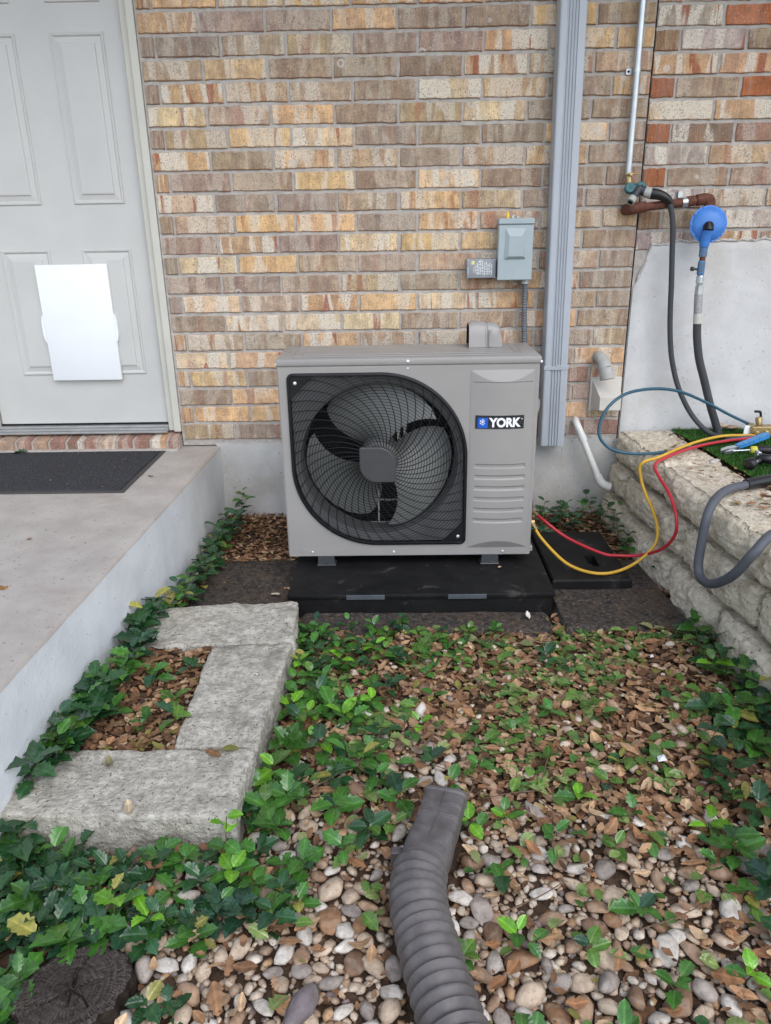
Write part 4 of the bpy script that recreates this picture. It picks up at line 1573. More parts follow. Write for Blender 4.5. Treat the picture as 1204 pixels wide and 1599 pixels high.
def rock_quad(name, quad, z0, z1, n, amp, rnd, mat, parent=None, seed=0.0, freq=9.0, topamp=None, ridge=None):
    """stone with a four-cornered plan, rounded arrises and rough faces"""
    bm = bmesh.new()
    bmesh.ops.create_cube(bm, size=2.0)
    bmesh.ops.subdivide_edges(bm, edges=bm.edges[:], cuts=n, use_grid_fill=True)
    a, b, c, d = [Vector((*q, 0)) for q in quad]
    size = Vector((((b - a).length + (c - d).length) / 2, ((d - a).length + (c - b).length) / 2, z1 - z0))
    cen = (a + b + c + d) / 4
    V = []
    for v in bm.verts:
        p = v.co.copy()
        q = Vector((p.x * size.x / 2, p.y * size.y / 2, p.z * size.z / 2))
        inn = Vector((max(-size.x / 2 + rnd, min(size.x / 2 - rnd, q.x)), max(-size.y / 2 + rnd, min(size.y / 2 - rnd, q.y)), max(-size.z / 2 + rnd, min(size.z / 2 - rnd, q.z))))
        dv = q - inn
        if dv.length > 1e-6:
            q = inn + dv.normalized() * min(dv.length, rnd)
        nrm = dv.normalized() if dv.length > 1e-6 else p.normalized()
        u, w_ = q.x / size.x + .5, q.y / size.y + .5
        base = (a * (1 - u) + b * u) * (1 - w_) + (d * (1 - u) + c * u) * w_
        wp = Vector((base.x, base.y, z0 + (q.z / size.z + .5) * (z1 - z0)))
        am = amp if not (topamp is not None and nrm.z > .7) else topamp
        if mat == 'block' and nrm.x > -.35 and nrm.z <= .7:
            am = .002
        k = fbm((wp.x * freq + seed, wp.y * freq, wp.z * freq), 5)
        rid = abs(fbm((wp.x * freq * 2.2 + seed, wp.y * freq * 2.2, wp.z * freq * 2.2 + 9), 3))
        fine = fbm((wp.x * 70 + seed, wp.y * 70, wp.z * 70), 3)
        up_ = 0.0
        if mat == 'block' and nrm.x < -.3:
            wp = wp + Vector((-.026 * (1 - p.y ** 4) * (1 - abs(p.z) ** 3) + .010, 0, 0))
        if ridge:
            (ax_, ay_), (bx_, by_) = ridge
            dl = hypot(bx_ - ax_, by_ - ay_)
            dd = ((wp.x - ax_) * (by_ - ay_) - (wp.y - ay_) * (bx_ - ax_)) / dl
            up_ = .005 * math.exp(-((dd - .008) / .006) ** 2) - .005 * math.exp(-((dd + .004) / .005) ** 2)
        V.append(wp + nrm * (am * k - am * .5 * rid + am * .16 * fine + (.0035 * fine if mat == 'block' else 0)) + Vector((0, 0, up_)))
    bm.verts.index_update()
    F = [[v.index for v in f.verts] for f in bm.faces]
    bm.free()
    mb = MB()
    mb.add(V, F)
    return obj(name, mb, M[mat], parent, True, 50)


S_G = 'limestone slabs edging the little bed'
for quad, lab, sd in (([(-0.80, -1.335), (-0.325, -1.300), (-0.322, -1.238), (-0.876, -1.112)], None, 0),):
    pass
tag(rock_quad('stone_slab', [(-0.815, -1.338), (-0.326, -1.306), (-0.346, -1.033), (-0.855, -1.075)], -.03, .100, 44, .007, .008, 'stone', None, 1.0, 12, None, ((-0.58, -1.03), (-0.32, -1.235))),
    'grey limestone slab with a raised seam lying beside the heat pump pad', 'stone', S_G)
tag(rock_quad('stone_slab', [(-0.565, -1.815), (-0.357, -1.815), (-0.330, -1.318), (-0.580, -1.338)], -.03, .102, 44, .007, .008, 'stone', None, 7.0, 12),
    'long grey limestone slab running along the holly strip', 'stone', S_G)
tag(rock_quad('stone_slab', [(-1.00, -2.045), (-0.362, -2.058), (-0.357, -1.826), (-0.865, -1.822)], -.03, .104, 44, .007, .010, 'stone', None, 12.0, 12),
    'broad grey limestone slab with pale smooth front edge above the stump', 'stone', S_G)

# retaining wall of rock-faced blocks
rw = thing('retaining_wall', (1.05, -1.0, 0.0), 'low retaining wall of cream rough limestone blocks', 'retaining wall')


def fx(y):
    return 0.992 - 0.060 * y


courses = [(-0.06, 0.128, [0.0, -.36, -.80, -1.16, -1.52, -1.95, -2.4], .034), (0.141, 0.279, [0.0, -.22, -.60, -.83, -1.34, -1.70, -2.05, -2.4], .012),
           (0.292, 0.422, [0.0, -.28, -.55, -1.21, -1.62, -2.0, -2.4], 0.0)]
sd = 20
for z0, z1, ysplit, off in courses:
    for i in range(len(ysplit) - 1):
        yb, yf = ysplit[i] - .008, ysplit[i + 1] + .008
        if i == 0:
            yb -= .008
        o_ = off + random.uniform(-.006, .006)
        dep = 0.25
        dz = random.uniform(-.004, .004)
        rock_quad('stone_block', [(fx(yf) - o_, yf), (fx(yf) + dep, yf), (fx(yb) + dep, yb), (fx(yb) - o_, yb)], z0, z1 + dz, 34, .013, .024, 'block', rw, sd, 10.0, .007)
        sd += 5.3
# soil behind the wall
mb = MB()


def ps(u, v):
    y = -0.004 - 3.4 * v
    x = fx(y) + 0.19 + 4.0 * u ** 2
    return (x, y, 0.408 + 0.010 * fbm((x * 5, y * 5, 8), 3) - 0.05 * (u == 0))


mb.grid(40, 60, ps)
pls = obj('planter_soil', mb, M['soil'], None, True, 180)
tag(pls, 'raised bed of soil behind the retaining wall', None, None, 'structure')

# turf offcut
tf = thing('turf_mat', (1.45, -0.38, 0.42), 'offcut of green artificial turf lying on the raised bed', 'turf')
TQ = [(1.297, -0.755), (1.90, -0.76), (1.90, -0.03), (1.236, -0.035)]


def tq(u, v):
    a, b, c, d = [Vector((*q, 0)) for q in TQ]
    p = (a * (1 - u) + b * u) * (1 - v) + (d * (1 - u) + c * u) * v
    return Vector((p.x, p.y, 0.4265 + 0.004 * fbm((p.x * 6, p.y * 6, 2), 2)))


mb = MB()
mb.grid(14, 16, tq)
obj('backing', mb, M['turf_base'], tf, True, 180)
V, F = [], []
r = random.Random(8)
for k in range(15000):
    u, v = r.random() ** 1.2, r.random()
    p = tq(u, v)
    t = r.uniform(0, 2 * pi)
    h = r.uniform(.008, .015)
    w_ = r.uniform(.0012, .002)
    l = Vector((r.uniform(-.006, .006), r.uniform(-.006, .006), h))
    s = Vector((cos(t) * w_, sin(t) * w_, 0))
    n = len(V)
    V += [p - s, p + s, p + l]
    F.append((n, n + 1, n + 2))
mb = MB()
mb.add(V, F)
tb_ = obj('turf_blades', mb, M['turf'], tf)
tb_['kind'] = 'stuff'

# ------------------------------------------------------------------ gauge manifold with hoses, tools
mg = thing('manifold_gauge', (1.56, -0.2, 0.437), 'refrigerant gauge manifold with brass valves and coloured service hoses', 'gauge set')
mb = MB()
mb.box(1.505, 1.70, -0.235, -0.185, 0.441, 0.485, .004)
for x_ in (1.525, 1.565, 1.605):
    mb.lathe([(.011, 0), (.011, .012), (.008, .013), (.008, .028)], (x_, -.235, .460), (0, -1, 0), 6)
mb.lathe([(.014, 0), (.014, .02), (.010, .022), (.010, .034)], (1.535, -.185, .470), (-.5, .7, .35), 6)
mb.lathe([(.012, 0), (.014, .01), (.014, .03), (.009, .034)], (1.552, -.195, .485), (-.1, .3, 1), 8)
obj('brass_body', mb, M['brass'], mg, False)
mb = MB()
mb.tube(spline([(1.558, -.185, .515), (1.555, -.185, .533), (1.546, -.19, .541), (1.525, -.195, .543)], 4), .0055, 8)
mb.lathe([(.022, 0), (.024, .004), (.024, .022), (.020, .026)], (1.640, -.20, .486), (0, -.2, 1), 16)
mb.box(1.60, 1.76, -.180, -.150, .445, .470, .006)
obj('black_lever', mb, M['black_plastic'], mg, True, 40)
mb = MB()
mb.box(1.478, 1.512, -.222, -.216, .446, .488, .001, M=Matrix.Translation((1.49, -.22, .446)) @ Matrix.Rotation(-.25, 4, 'X') @ Matrix.Rotation(.18, 4, 'Y') @ Matrix.Translation((-1.49, .22, -.446)))
obj('white_tag', mb, M['print_white'], mg)
HR = 0.0062
mb = MB()
mb.tube(spline([(1.520, -.250, .452), (1.465, -.235, .450), (1.38, -.250, .452), (1.288, -.300, .452), (1.19, -.375, .452), (1.095, -.455, .447), (1.02, -.515, .440), (.966, -.535, .432), (.950, -.530, .405),
                 (.960, -.535, .355), (.972, -.562, .311), (.983, -.640, .263), (.984, -.705, .214), (.968, -.728, .155), (.902, -.738, .092), (.82, -.765, .0685), (.746, -.772, .0672), (.68, -.735, .072), (.630, -.683, .090), (.567, -.608, .145), (.535, -.585, .195)], 8), HR, 10)
obj('yellow_hose', mb, M['hose_yellow'], mg, True, 180)
mb = MB()
mb.tube(spline([(1.545, -.262, .455), (1.496, -.275, .450), (1.38, -.320, .452), (1.254, -.378, .452), (1.14, -.45, .448), (1.055, -.512, .440), (1.005, -.560, .436), (.984, -.60, .428), (.985, -.650, .408),
                 (.992, -.720, .385), (.997, -.780, .355), (.997, -.838, .310), (.995, -.846, .25), (.975, -.795, .175), (.930, -.705, .110), (.86, -.68, .098), (.792, -.672, .105), (.675, -.585, .135), (.591, -.545, .190), (.535, -.575, .245)], 8), HR, 10)
obj('red_hose', mb, M['hose_red'], mg, True, 180)
mb = MB()
mb.tube(spline([(1.525, -.165, .480), (1.428, -.18, .526), (1.303, -.2, .590), (1.171, -.25, .646), (1.048, -.3, .668), (.927, -.36, .664), (.851, -.4, .627), (.813, -.42, .568), (.810, -.43, .510), (.841, -.44, .468), (.883, -.45, .450), (.935, -.45, .440),
                 (1.0, -.44, .435), (1.085, -.415, .435), (1.18, -.38, .437), (1.265, -.345, .443), (1.36, -.305, .445), (1.457, -.262, .447), (1.56, -.255, .450)], 8), HR * 1.02, 10)
obj('blue_hose', mb, M['hose_blue'], mg, True, 180)
mb = MB()
for a_, b_ in (((.548, -.592, .178), (.530, -.585, .205)), ((.552, -.570, .228), (.528, -.577, .252))):
    mb.tube([a_, b_], .0082, 8)
mb.tube([(1.10, -.408, .437), (1.085, -.415, .437)], .0085, 8)
obj('hose_fitting', mb, M['brass'], mg, True, 40)

wr = thing('adjustable_wrench', (1.4, -0.4, 0.437), 'chrome adjustable wrench with blue handle lying on turf', 'wrench')
mb = MB()
Mw = Matrix.Translation((1.372, -.412, .446)) @ Matrix.Rotation(radians(28), 4, 'Z') @ Matrix.Rotation(radians(-8), 4, 'Y')


def flat(poly, h0, h1, Mx):
    n_ = len(poly)
    V = [(x, y, h0) for x, y in poly] + [(x, y, h1) for x, y in poly]
    F = [tuple(reversed(range(n_))), tuple(range(n_, 2 * n_))] + [(i, (i + 1) % n_, (i + 1) % n_ + n_, i + n_) for i in range(n_)]
    return [Mx @ Vector(v) for v in V], F


for poly in ([(-.082, .012), (-.060, .024), (-.030, .022), (0, .010), (0, -.012), (-.035, -.008), (-.050, .002), (-.078, .004)],
             [(-.085, -.010), (-.052, -.006), (-.036, -.012), (-.030, -.022), (-.060, -.024)]):
    mb.add(*flat(poly, 0, .011, Mw))
obj('jaws', mb, M['chrome'], wr)
mb = MB()
mb.add(*flat([(-.002, .011), (.05, .013), (.17, .016), (.18, .010), (.18, -.010), (.17, -.016), (.05, -.013), (-.002, -.011)], -.002, .014, Mw))
obj('grip', mb, M['tool_blue'], wr)
sdv = thing('screwdriver', (1.43, -0.48, 0.437), 'black screwdriver with yellow collar lying beside the wrench', 'screwdriver')
mb = MB()
mb.lathe([(.012, 0), (.0155, .006), (.0155, .020), (.013, .026)], (1.398, -.470, .455), (1, -.18, 0), 12)
obj('yellow_collar', mb, M['yellow_green'], sdv, True, 40)
mb = MB()
mb.lathe([(.013, 0), (.0175, .012), (.0175, .10), (.012, .115)], (1.421, -.474, .456), (1, -.18, 0), 12)
obj('handle', mb, M['black_plastic'], sdv, True, 40)
mb = MB()
mb.tube([(1.400, -.470, .455), (1.335, -.459, .448)], .0035, 8)
obj('shaft', mb, M['chrome'], sdv, True, 40)
tc = thing('tube_cutter', (1.38, -0.62, 0.437), 'black and chrome tubing cutter lying on edge of turf', 'tool')
mb = MB()
mb.lathe([(.010, 0), (.021, .006), (.023, .016), (.021, .030), (.010, .036)], (1.300, -.668, .452), (.75, .45, .22), 16)
mb.tube(spline([(1.372, -.600, .452), (1.382, -.612, .462), (1.40, -.622, .462), (1.44, -.62, .456)], 4), .018, 12)
obj('knob', mb, M['black_plastic'], tc, True, 40)
mb = MB()
mb.box(1.368, 1.384, -.595, -.565, .440, .482, .003)
mb.tube([(1.336, -.650, .456), (1.375, -.612, .458)], .006, 8)
obj('steel_body', mb, M['chrome'], tc, True, 40)

ph = thing('patio_hose', (1.1, -1.05, 0.2), 'grey hose looping over the limestone blocks with black cuff', 'hose')
mb = MB()
mb.tube(spline([(1.34, -.815, .448), (1.22, -.868, .448), (1.12, -.930, .450), (1.035, -1.035, .450), (1.000, -1.075, .405), (.990, -1.085, .309), (.985, -1.10, .240), (.986, -1.14, .216), (.990, -1.215, .238), (1.000, -1.31, .314), (1.025, -1.360, .408), (1.09, -1.325, .452), (1.20, -1.28, .452), (1.4, -1.25, .445)], 8), .0150, 14)
obj('tube', mb, M['hose_grey'], ph, True, 180)
mb = MB()
mb.tube([(1.205, -.875, .449), (1.26, -.850, .449), (1.33, -.818, .449)], lambda i, n: .0205 - .0015 * (i == 0), 14)
obj('cuff', mb, M['black_plastic'], ph, True, 60)

# ------------------------------------------------------------------ flexible downspout extension
ex = thing('downspout_extension', (0.06, -2.3, 0.0), 'brown grey corrugated flexible downspout extension lying on the pebbles', 'drain pipe')
path = spline([(0.106, -1.950, .050), (0.082, -2.035, .052), (0.058, -2.115, .056), (0.036, -2.185, .060), (0.034, -2.255, .062), (0.046, -2.33, .062), (0.066, -2.42, .060), (0.092, -2.52, .058), (0.135, -2.66, .058), (0.20, -2.85, .058), (0.28, -3.05, .058)], 1)
path = spline([tuple(p) for p in path], 26)
cum = [0.0]
for a_, b_ in zip(path, path[1:]):
    cum.append(cum[-1] + (b_ - a_).length)


def ex_prof(i, n):
    s = cum[i]
    t = min(1.0, max(0.0, (s - 0.10) / 0.13))          # rectangle to round
    t = t * t * (3 - 2 * t)
    hw, hh = 0.047 * (1 - t) + 0.0515 * t, 0.034 * (1 - t) + 0.0515 * t
    e = 7.0 * (1 - t) + 2.0 * t
    if s > 0.225:
        k = (s - 0.225) / 0.0240
        q_ = k % 1.0
        g = 0.0125 * (min(1.0, q_ / 0.22) ** .8 if q_ < .22 else 1 - ((q_ - .22) / .78) ** 1.5) - .0055
    else:
        k = s / 0.0062
        g = 0.0007 * sin(2 * pi * k) if 0.03 < s < 0.215 else 0.0
        g += .0035 if s < 0.010 else 0
    out = []
    for q in range(32):
        a = 2 * pi * q / 32 + pi / 32
        c, s_ = cos(a), sin(a)
        rr = (abs(c) ** e + abs(s_) ** e) ** (-1 / e)
        out.append(((hw + g) * rr * c, (hh + g) * rr * s_))
    return out


split = next(i for i, s in enumerate(cum) if s > 0.226)
mb = MB()
mb.sweep(path[split:], lambda i, n: ex_prof(i + split, n), True)
obj('corrugated_tube', mb, M['ext_pipe'], ex, True, 50)
mb = MB()
mb.sweep(path[:split + 1], ex_prof, True)
ad = obj('rectangular_adapter', mb, M['ext_pipe'], ex, True, 40)
mb = MB()
mb.sweep([p + Vector((0, 0, .0345 + .0178 * min(1, max(0, (cum[i] - .1) / .13)))) for i, p in enumerate(path[2:split])], lambda i, n: [(-.0012, 0), (.0012, 0), (.0008, .0014), (-.0008, .0014)])
obj('mould_seam', mb, M['ext_pipe'], ad)
mb = MB()
mb.box(-0.022, 0.004, -2.118, -2.098, .018, .060, .003)
obj('side_tab', mb, M['ext_pipe'], ex)

# ------------------------------------------------------------------ sawn stump
su = thing('tree_stump', (-0.598, -2.395, 0.0), 'dark weathered tree stump sawn flat with radial cracks', 'stump')
SC = (-0.592, -2.398)
cracks = [(radians(92), .085, .006), (radians(212), .075, .005), (radians(318), .05, .004), (radians(268), .035, .003), (radians(20), .05, .003)]


def st_r(t):
    return 0.090 + 0.008 * sin(2 * t + .6) + 0.014 * fbm((cos(t) * 2.4, sin(t) * 2.4, 4), 4)


NA, NR = 144, 18
V, F = [(SC[0], SC[1], .030)], []
for j in range(1, NR + 1):
    for k in range(NA):
        t = 2 * pi * k / NA
        r_ = st_r(t) * j / NR
        z = .032 + .0045 * fbm((r_ * cos(t) * 14, r_ * sin(t) * 14, 2), 3) + .0012 * sin(r_ * 700 + 3 * fbm((t, r_ * 20, 1), 2)) - (.006 if j == NR else 0)
        for ct, cl, cw in cracks:
            d = abs((t - ct - .15 * sin(r_ * 60) + pi) % (2 * pi) - pi) * r_
            if r_ < cl * 1.02 and d < cw * (1 - .5 * r_ / cl if ct > 1.7 else .5 + .5 * r_ / cl):
                z -= .011
        V.append((SC[0] + r_ * cos(t), SC[1] + r_ * sin(t), z))
for k in range(NA):
    F.append((0, 1 + k, 1 + (k + 1) % NA))
for j in range(NR - 1):
    for k in range(NA):
        q = (k + 1) % NA
        F.append((1 + j * NA + k, 1 + (j + 1) * NA + k, 1 + (j + 1) * NA + q, 1 + j * NA + q))
m, nt, b = newmat('sawn_wood', 0.85, 0.2)
co = coords(nt)
sx = nd(nt, 'ShaderNodeSeparateXYZ', {0: co})
an = mth(nt, 'ARCTAN2', sx.outputs[1], sx.outputs[0])
rr_ = nd(nt, 'ShaderNodeVectorMath', {0: co}, operation='LENGTH').outputs['Value']
pv = nd(nt, 'ShaderNodeCombineXYZ', {0: mth(nt, 'MULTIPLY', an, 9.0), 1: mth(nt, 'MULTIPLY', rr_, 14.0), 2: 0.0})
radial = noise(nt, pv.outputs[0], 5.0, 4, 0.65)
ringw = noise(nt, nd(nt, 'ShaderNodeCombineXYZ', {0: mth(nt, 'MULTIPLY', an, .8), 1: mth(nt, 'MULTIPLY', rr_, 130.0), 2: 3.0}).outputs[0], 2.0, 3, 0.6)
hh_ = mth(nt, 'ADD', radial, mth(nt, 'MULTIPLY', ringw, .5))
setcol(nt, b, ramp(nt, hh_, [(0.55, (0.020, 0.014, 0.012)), (0.74, (0.085, 0.068, 0.060)), (0.92, (0.21, 0.175, 0.15))]))
bump(nt, b, hh_, 1.0, 0.010)
M['sawn'] = m
mb = MB()
mb.add(V, F)
obj('sawn_face', mb, M['sawn'], su, True, 60)
mb = MB()
V, F = [], []
for j in range(6):
    for k in range(NA):
        t = 2 * pi * k / NA
        r_ = st_r(t) + .004 * (j > 0) + .005 * j / 5 + .004 * fbm((t * 6, j, 1), 2) * (j > 0)
        V.append((SC[0] + r_ * cos(t), SC[1] + r_ * sin(t), .0275 - .016 * j))
for j in range(5):
    for k in range(NA):
        q = (k + 1) % NA
        F.append((j * NA + k, j * NA + q, (j + 1) * NA + q, (j + 1) * NA + k))
mb.add(V, [tuple(reversed(f)) for f in F])
obj('bark', mb, rough_mat('bark', (0.02, 0.015, 0.012), (0.05, 0.038, 0.03), 60, .95, .8, 120, .1, .006), su, True, 60)

# ================================================================== PLANTS, LITTER, PEBBLES
QUADS = [[(-0.80, -1.345), (-0.320, -1.315), (-0.318, -1.25), (-0.345, -1.022), (-0.585, -1.022), (-0.878, -1.10)],
         [(-0.57, -1.83), (-0.350, -1.83), (-0.322, -1.30), (-0.585, -1.33)], [(-0.965, -2.06), (-0.352, -2.068), (-0.350, -1.815), (-0.855, -1.815)]]


def in_poly(x, y, P):
    c = False
    j = len(P) - 1
    for i in range(len(P)):
        if (P[i][1] > y) != (P[j][1] > y) and x < (P[j][0] - P[i][0]) * (y - P[i][1]) / (P[j][1] - P[i][1]) + P[i][0]:
            c = not c
        j = i
    return c


PX = np.array([(p.x, p.y) for p in path])


def pipe_d(x, y):
    return float(np.min(np.hypot(PX[:, 0] - x, PX[:, 1] - y)))


def blocked(x, y, mg_=0.0):
    if x < pe(y) + mg_ or x > fx(y) - .012 - mg_:
        return True
    if -0.395 - mg_ < x < 0.56 + mg_ and -0.972 - mg_ < y < -0.295:
        return True
    if 0.572 - mg_ < x < 0.88 + mg_ and -0.816 - mg_ < y < -0.325 + mg_:
        return True
    if hypot(x - SC[0], y - SC[1]) < 0.102 + mg_:
        return True
    if pipe_d(x, y) < 0.052 + mg_:
        return True
    return any(in_poly(x, y, q) for q in QUADS)


def sstep(a, b, x):
    t = min(1, max(0, (x - a) / (b - a)))
    return t * t * (3 - 2 * t)


def pebbly(x, y):
    p = sstep(-1.88, -2.10, y) * (1 - .75 * sstep(.50, .80, x))
    p = max(p, math.exp(-(((x + .03) / .20) ** 2 + ((y + 1.74) / .16) ** 2)))
    p = max(p, .5 * sstep(-.05, -.2, x) * sstep(-1.75, -1.95, y))
    return p


# ---- templates


def holly_template(L, W, spines, depth, fold, droop, seed):
    r = random.Random(seed)
    n = spines * 2 + 1
    V, F = [], []
    for i in range(n + 1):
        t = i / n
        y = L * t
        w_ = W / 2 * (sin(pi * min(1, t * .94 + .05)) ** 0.75)
        if 0 < i < n:
            w_ *= (1 + depth) if i % 2 else (1 - depth)
        else:
            w_ = 0.0006
        if i % 2 and 0 < i < n:
            yy = y + L * .025
        else:
            yy = y
        z = -droop * L * t * t
        zl = fold * w_ + (0.04 * w_ if i % 2 else -.02 * w_) + r.uniform(-.0008, .0008)
        V += [(-w_, yy, z + zl), (0, y, z), (w_, yy, z + zl + r.uniform(-.001, .001))]
    for i in range(n):
        a, b = i * 3, i * 3 + 3
        F += [(a, a + 1, b + 1, b), (a + 1, a + 2, b + 2, b + 1)]
    return V, F


def dry_template(L, W, lobes, curl, bend, seed):
    r = random.Random(seed)
    n = lobes * 2 + 2
    V, F = [], []
    for i in range(n + 1):
        t = i / n
        w_ = W / 2 * (sin(pi * min(1, t * .92 + .06)) ** .8) * (1 + (.20 if i % 2 else -.18) * (lobes > 2)) * r.uniform(.82, 1.12)
        z = bend * L * (t - .5) ** 2 * 2 + r.uniform(-.0015, .0015)
        V += [(-w_, L * (t - .5), z + curl * w_ + r.uniform(-.002, .002)), (0, L * (t - .5), z), (w_, L * (t - .5), z + curl * w_ * r.uniform(.3, 1.1))]
    for i in range(n):
        a, b = i * 3, i * 3 + 3
        F += [(a, a + 1, b + 1, b), (a + 1, a + 2, b + 2, b + 1)]
    return V, F


HT = [holly_template(.050, .034, 3, .19, .30, .22, 1), holly_template(.056, .036, 4, .15, .40, .28, 2), holly_template(.047, .034, 3, .22, .20, .38, 3), holly_template(.052, .031, 4, .13, .45, .10, 4),
      holly_template(.043, .031, 5, .05, .25, .25, 5), holly_template(.039, .030, 4, .04, .15, .35, 6), holly_template(.045, .028, 5, .04, .35, .15, 7)]
HM = [mesh_from('leaf', V, F, M['holly'], True, 180) for V, F in HT]
DT = [dry_template(.046, .023, 2, .3, .15, 1), dry_template(.046, .020, 1, .5, .12, 2), dry_template(.050, .025, 4, -.25, -.1, 3), dry_template(.038, .023, 2, .2, .2, 4), dry_template(.034, .019, 1, .5, .1, 5), dry_template(.042, .025, 2, -.2, .3, 6)]
DM = [mesh_from('leaf', V, F, M['dry_leaf'], True, 180) for V, F in DT]


def litter_mesh(templates, items):
    """items: (x, y, z, rotz, tilt, tiltdir, scale, template)"""
    Vs, Fs = [], []
    n0 = 0
    T = [(np.array(V), F) for V, F in templates]
    for x, y, z, a, ti, td, s, k in items:
        V, F = T[k]
        R_ = np.array(Matrix.Rotation(td, 3, 'Z') @ Matrix.Rotation(ti, 3, 'X') @ Matrix.Rotation(a, 3, 'Z'))
        Vs.append((V * s) @ R_.T + (x, y, z))
        Fs += [tuple(i + n0 for i in f) for f in F]
        n0 += len(V)
    mb = MB()
    mb.v = [tuple(p) for p in np.concatenate(Vs)]
    mb.f = Fs
    return mb


r = random.Random(21)
BROWN = [((.34, .195, .11), 'brown'), ((.44, .28, .165), 'tan'), ((.21, .115, .065), 'dark'), ((.32, .165, .085), 'rust'), ((.55, .39, .25), 'pale')]


def on_z(x, y):
    return gh(x, y) + .018 * pebbly(x, y)


items, crumbs, clip, big = [], [], [], []
tries = 0
while len(items) < 10500 and tries < 60000:
    tries += 1
    x, y = r.uniform(-1.0, 1.12), r.uniform(-2.75, 0.0)
    if blocked(x, y, .004):
        continue
    mat_zone = (-.82 < x < -.39 and -1.0 < y < -.50) or (.56 < x < 1.0 and -1.09 < y < -.56) or (-.36 < x < .55 and -1.08 < y < -.97)
    if mat_zone and r.random() < .86:
        continue
    pb = pebbly(x, y)
    if r.random() < pb * .86:
        continue
    s = r.uniform(.45, .95) if r.random() < .8 else r.uniform(.9, 1.25)
    if y > -.45:
        s *= .8
    lay = r.random() if pb < .5 else r.random() ** .45
    z = on_z(x, y) + (.003 if pb < .5 else (-.016 if lay < .80 else .010)) + .016 * lay * (1 if pb < .5 else .3) * (1 - .6 * mat_zone)
    it = (x, y, z, r.uniform(0, 2 * pi), r.uniform(-.35, .35) * (1.3 if lay > .6 else .7), r.uniform(0, 2 * pi), s, r.randrange(6))
    items.append(it)
    if lay > .80 and s > .62:
        big.append((s / (Vector((x, y, z)) - CAM).length, len(items) - 1))
big.sort(reverse=True)
sel = {i for _, i in big[:250]}
ll = obj('leaf_litter', litter_mesh(DT, [it for k, it in enumerate(items) if k not in sel]), M['litter'], None, True, 180)
tag(ll, 'brown dry leaf litter covering the bed', None, None, 'stuff')
for k in sorted(sel):
    x, y, z, a, ti, td, s, q = items[k]
    c, nm = BROWN[r.choices(range(5), (4, 4, 2, 3, 3))[0]]
    j = r.uniform(.8, 1.15)
    o = link('fallen_leaf', DM[q], None, (x, y, z + .003), None, (s * 1.05,) * 3, (c[0] * j, c[1] * j, c[2] * j, 1))
    o.rotation_euler = (Matrix.Rotation(td, 3, 'Z') @ Matrix.Rotation(ti, 3, 'X') @ Matrix.Rotation(a, 3, 'Z')).to_euler()
    tag(o, {'brown': 'dry brown fallen leaf on the littered bed', 'tan': 'dry tan fallen leaf on the littered bed', 'dark': 'dark brown fallen leaf on the littered bed',
            'rust': 'rusty orange fallen leaf on the littered bed', 'pale': 'pale beige fallen leaf on the littered bed'}[nm], 'leaf', nm + ' fallen leaves on the bed')

# fine crumbs of broken leaf and small chips
cr = []
while len(cr) < 7000:
    x, y = r.uniform(-.92, 1.06), r.uniform(-2.6, 0.0)
    if blocked(x, y, .002):
        continue
    mat_zone = (-.82 < x < -.39 and -1.0 < y < -.47) or (.56 < x < 1.0 and -1.09 < y < -.56)
    if mat_zone and r.random() < .15:
        continue
    if r.random() < pebbly(x, y) * .93:
        continue
    bed = (-.86 < x < -.55 and -1.82 < y < -1.33)
    if not bed and not mat_zone and r.random() < .35:
        continue
    cr.append((x, y, on_z(x, y) + r.uniform(.002, .012) * (1.3 if bed else 1), r.uniform(0, 6.28), r.uniform(-.6, .6), r.uniform(0, 6.28), r.uniform(.12, .38), r.randrange(6)))
cb = obj('leaf_crumbs', litter_mesh(DT, cr), M['litter'], None, True, 180)
tag(cb, 'fine crumbs of dry leaves strewn over soil and mats', None, None, 'stuff')

# green clippings lying among the litter
its = []
tries = 0
while len(its) < 1150 and tries < 40000:
    tries += 1
    x, y = r.uniform(-.32, 1.05), r.uniform(-2.5, -1.0)
    if blocked(x, y, .006):
        continue
    d = (.25 + .75 * sstep(-1.95, -1.55, y)) * (1 - .45 * pebbly(x, y))
    if y > -1.1 and r.random() < .7:
        continue
    if fbm((x * 4, y * 4, 7), 2) < -.12 or r.random() > d:
        continue
    its.append((x, y, on_z(x, y) + r.uniform(.012, .022), r.uniform(0, 6.28), r.uniform(-.4, .4), r.uniform(0, 6.28), r.uniform(.5, 1.0), r.randrange(7)))
sz = sorted(range(len(its)), key=lambda k: -its[k][6] / (Vector(its[k][:3]) - CAM).length)
sel = set(sz[:170])
gc = obj('green_clippings', litter_mesh(HT, [it for k, it in enumerate(its) if k not in sel]), M['clippings'], None, True, 180)
tag(gc, 'green leaf clippings scattered over the brown litter', None, None, 'stuff')
GRN = [((.11, .21, .045), 'olive green'), ((.065, .17, .04), 'mid green'), ((.21, .28, .10), 'pale green')]
for k in sorted(sel):
    x, y, z, a, ti, td, s, q = its[k]
    c, nm = r.choice(GRN)
    j = r.uniform(.8, 1.2)
    o = link('leaf_clipping', HM[q], None, (x, y, z + .003), (Matrix.Rotation(td, 3, 'Z') @ Matrix.Rotation(ti, 3, 'X') @ Matrix.Rotation(a, 3, 'Z')).to_euler(), (s,) * 3, (c[0] * j, c[1] * j, c[2] * j, 1))
    tag(o, '%s cut holly leaf lying flat on the litter' % nm, 'leaf', nm + ' cut leaves on the litter')

# ---- pebbles


